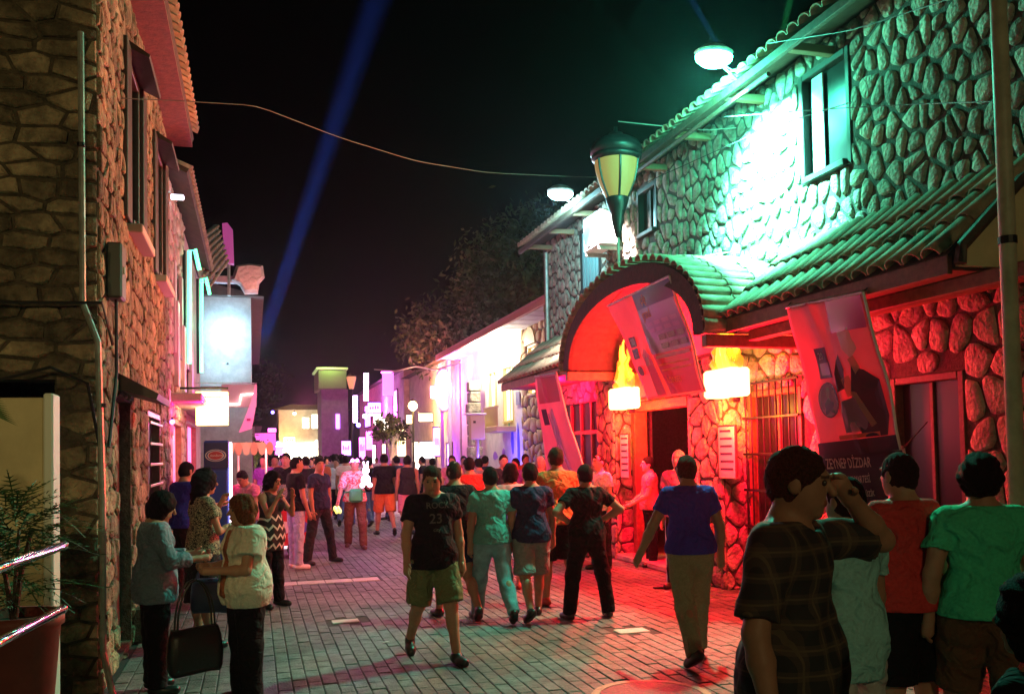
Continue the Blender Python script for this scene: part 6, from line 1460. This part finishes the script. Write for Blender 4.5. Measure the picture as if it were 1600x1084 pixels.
# far crowd: a few bodies, copied with their parts
protos = []
for i, (c, b, f, hair) in enumerate((('black', 'jeans', .1, 'short'), ('white', 'black', 3., 'short'), ('red', 'jeans', .2, 'crop'), ('grey', 'black', 2.9, 'short'), ('navy', 'khaki', -.1, 'short'), ('pink', 'black', 3.3, 'long'), ('charcoal', 'jeans', 1.4, 'short'), ('palegrey', 'charcoal', -.3, 'bob'))):
    protos.append((person(450+i*12, 709, d=30+i, H=1.66+.025*i, face=f, lab='small far off pedestrian in a %s top at the end of the street' % c, group='far crowd filling the street', top_c=c, bot_c=b, hair=hair, fem=hair in ('long', 'bob'), vox=.03, legs=random.choice((WALK, WALK2, STAND)))['o'], f))
def copy_person(o, xy, rz):
    c = o.copy(); COL.objects.link(c); s = random.uniform(.95, 1.05)
    c.matrix_world = Matrix.Translation((xy[0], xy[1], 0)) @ Matrix.Rotation(rz, 4, 'Z') @ Matrix.Scale(s, 4)
    for ch in o.children: k = ch.copy(); COL.objects.link(k); k.parent = c
    return c
used = []
for k in range(64):
    for _ in range(30):
        d = random.uniform(24, 66); px = random.uniform(412, 655 if d < 32 else 590)
        P = gd(px, 710, d)
        if P.x < .4 or P.x > 5.9: continue
        if all((P.x-q[0])**2+(P.y-q[1])**2 > .35 for q in used): break
    used.append((P.x, P.y)); o, f = random.choice(protos); copy_person(o, (P.x, P.y), f+random.uniform(-.5, .5))

# ---------------------------------------------------------------- things people carry
def handbag(P, yaw, s, lab, m, strap=.22):
    t = thing('handbag', lab, 'bag', P); M_ = Matrix.Rotation(yaw, 3, 'Z'); Pv = Vector(P)
    pf = lambda x, y, z: Pv+M_ @ Vector((x*s, y*s, z*s))
    V = []; n = 20; prof = [(.92, 0, .9), (1.0, .03, 1.05), (1.02, .12, 1.15), (.96, .22, .9), (.88, .27, .55)]
    for r_, z, th in prof:
        for k in range(n):
            a = 2*PI*k/n; V.append(pf(math.copysign(abs(math.cos(a))**.6, math.cos(a))*.17*r_, math.copysign(abs(math.sin(a))**.6, math.sin(a))*.055*th, z+.006*math.sin(3*a)))
    Fc = [(i*n+k, i*n+(k+1) % n, (i+1)*n+(k+1) % n, (i+1)*n+k) for i in range(4) for k in range(n)]+[tuple(range(n-1, -1, -1)), tuple(range(4*n, 5*n))]
    mk('bag_body', (V, Fc), m, t, True)
    for sg in (-1, 1): mk('strap', tube([pf(.12*math.cos(PI*k/10), sg*.02, .26+strap*math.sin(PI*k/10)) for k in range(11)], .007, 6), m, t)
    mk('clasp', tube([pf(-.02, -.03, .262), pf(.02, -.03, .262)], .006, 6), CHROME, t)
LEA = mat('black_leather', (.015, .013, .013), .35, bump=(60, .4, .006))
pa = A_['w'](A_['hand'][1]); handbag((pa.x+.03, pa.y-.03, pa.z-.42), -.3, .95, 'dark blue handbag held by the woman in the denim blouse', mat('blue_leather', (.03, .04, .10), .4), .14)
pb = B_['w'](B_['hip']); handbag((pb.x-.34, pb.y-.22, .30), .5, 1.15, 'black handbag hanging low in front of the woman in the cream vest', LEA, .30)
def vendor_kit():
    o = J_['o']; S = J_['S']; w = J_['w']
    hc = J_['hp']
    c = w(hc(0, .12, .02)); t = thing('glowing_glasses', 'pair of glowing pink party glasses on the vendor', 'glasses', c)
    PK = emit('led_pink', (1, .18, .9), 9)
    for sg in (-1, 1): q = w(hc(sg*.042, .115, .06)); mk('lens', lathe(q, [(.028, -.008), (.034, 0), (.028, .008)], 14, 'y'), PK, t); mk('temple', tube([w(hc(sg*.07, .10, .05)), w(hc(sg*.085, -.02, .02))], .006, 6), PK, t)
    mk('bridge', tube([w(hc(-.03, .115, .05)), w(hc(.03, .115, .05))], .006, 6), PK, t)
    h = w(J_['hand'][0]); t = thing('glowing_toy', 'blazing white and violet toy rabbit held by the vendor', 'toy', (h.x, h.y-.05, h.z-.1)); TY = emit('toy_white', (.8, .6, 1), 10)
    c = Vector((h.x+.02, h.y-.08, h.z+.05)); mk('toy_body', ico(c, .085, 0, 3, (1, .7, 1.1)), TY, t, True); mk('toy_head', ico(c+Vector((0, 0, .17)), .065, 0, 3), TY, t, True)
    for sg in (-1, 1): mk('toy_ear', tube([c+Vector((sg*.02, 0, .22)), c+Vector((sg*.04, 0, .34))], [.02, .012], 8), TY, t, True); mk('toy_foot', ico(c+Vector((sg*.07, -.02, -.10)), .045, 0, 2), TY, t, True)
    light('toy_light', 'POINT', (h.x, h.y-.25, h.z+.1), (.8, .2, 1), 26, .06)
    h = w(J_['hand'][1]); t = thing('toy_bundle', 'small yellow green toys dangling from the vendor hand', 'toy', (h.x, h.y, h.z-.2)); YG = emit('toy_yellow', (.8, .75, .1), 1.3)
    for k in range(4): mk('toy', ico((h.x+.03*(k-1.5), h.y-.03, h.z-.06-.05*(k % 2)), .035, 0, 2, (1, 1, 1.5)), YG, t, True)
    q = w(J_['at'](.08, 0, .2)); t = thing('waist_bag', 'green bag worn at the belly of the vendor', 'bag', (q.x, q.y, q.z-.12)); G = mat('green_bag', (.03, .3, .12), .6)
    mk('pouch', bbox((q.x-.12, q.y-.05, q.z-.14), (q.x+.14, q.y+.06, q.z+.12), .04), G, t); mk('belt', tube([(q.x-.2, q.y+.1, q.z+.05), (q.x, q.y+.0, q.z+.08), (q.x+.2, q.y+.1, q.z+.05)], .015, 6), G, t)
vendor_kit()
def tee_print():      # faded lettering and mark printed on the walking man's shirt
    o = O_['o']; sh = [c for c in o.children if c.name.startswith('shirt')][0]
    PM = mat('faded_print', (.10, .085, .07), .8)
    from mathutils.bvhtree import BVHTree
    me = sh.data; bv = BVHTree.FromPolygons([v.co for v in me.vertices], [tuple(p.vertices) for p in me.polygons]); S = O_['S']
    def fn(x, y):
        h = bv.ray_cast(Vector((x, 1, y)), Vector((0, -1, 0)))
        return tuple((h[0] if h[0] else Vector((x, .13, y)))+Vector((0, .003, 0)))
    for s, z, hh in (('ROCK', 1.33, .075), ('23', 1.20, .12), ('city', 1.13, .045)):
        wd = {'ROCK': .19, '23': .14, 'city': .08}[s]
        v, f = text_vf(s, lambda x, y: fn((wd/2-x*1.0)*-1*-1, z*S+y), hh)
        c = bpy.data.objects.new('print', newmesh('print', v, f, PM)); COL.objects.link(c); c.parent = sh
tee_print()

# ================================================================ SEARCHLIGHT BEAMS AND NIGHT HAZE
P0 = gd(408, 540, 30); P1 = gd(598, -30, 27)
light('searchlight', 'SPOT', P0, (.06, .16, 1.), 19000000, .22, P1, math.radians(4.6), 1.)
P0 = gd(1196, 170, 16); P1 = gd(1248, -60, 16)
light('searchlight_green', 'SPOT', P0, (.05, 1, .25), 7000000, .02, P1, math.radians(5), 1.)
light('searchlight_blue', 'SPOT', gd(1180, 170, 18), (.05, .3, 1.), 5000000, .02, gd(1045, -60, 18), math.radians(4), 1.)
hz_m = bpy.data.materials.new('night_haze'); hz_m.use_nodes = True; n = hz_m.node_tree; n.nodes.clear()
pv = n.nodes.new('ShaderNodeVolumePrincipled'); pv.inputs['Density'].default_value = .0005; pv.inputs['Color'].default_value = (.9, .92, 1, 1); pv.inputs['Anisotropy'].default_value = .85
ou = n.nodes.new('ShaderNodeOutputMaterial'); n.links.new(pv.outputs[0], ou.inputs['Volume'])
hz = mk('haze', box((-64, -24, -1.2), (64, 164, 17.5)), hz_m, kind='stuff')
# unseen warm fill lights added behind the camera, no lamp stands there
light('fill_behind', 'SPOT', (-2.6, -.5, 4.2), (1, .74, .30), 200, .12, (-1.35, 7.5, 3.4), 1.0, .5)
light('fill_far_behind', 'POINT', (.5, -9, 6.5), (1, .80, .36), 520, .15)
light('orange_flood', 'SPOT', (4.6, 13.4, 4.1), (1, .20, .03), 1700, .1, (XL, 10.6, 5.2), 1.0, .5)
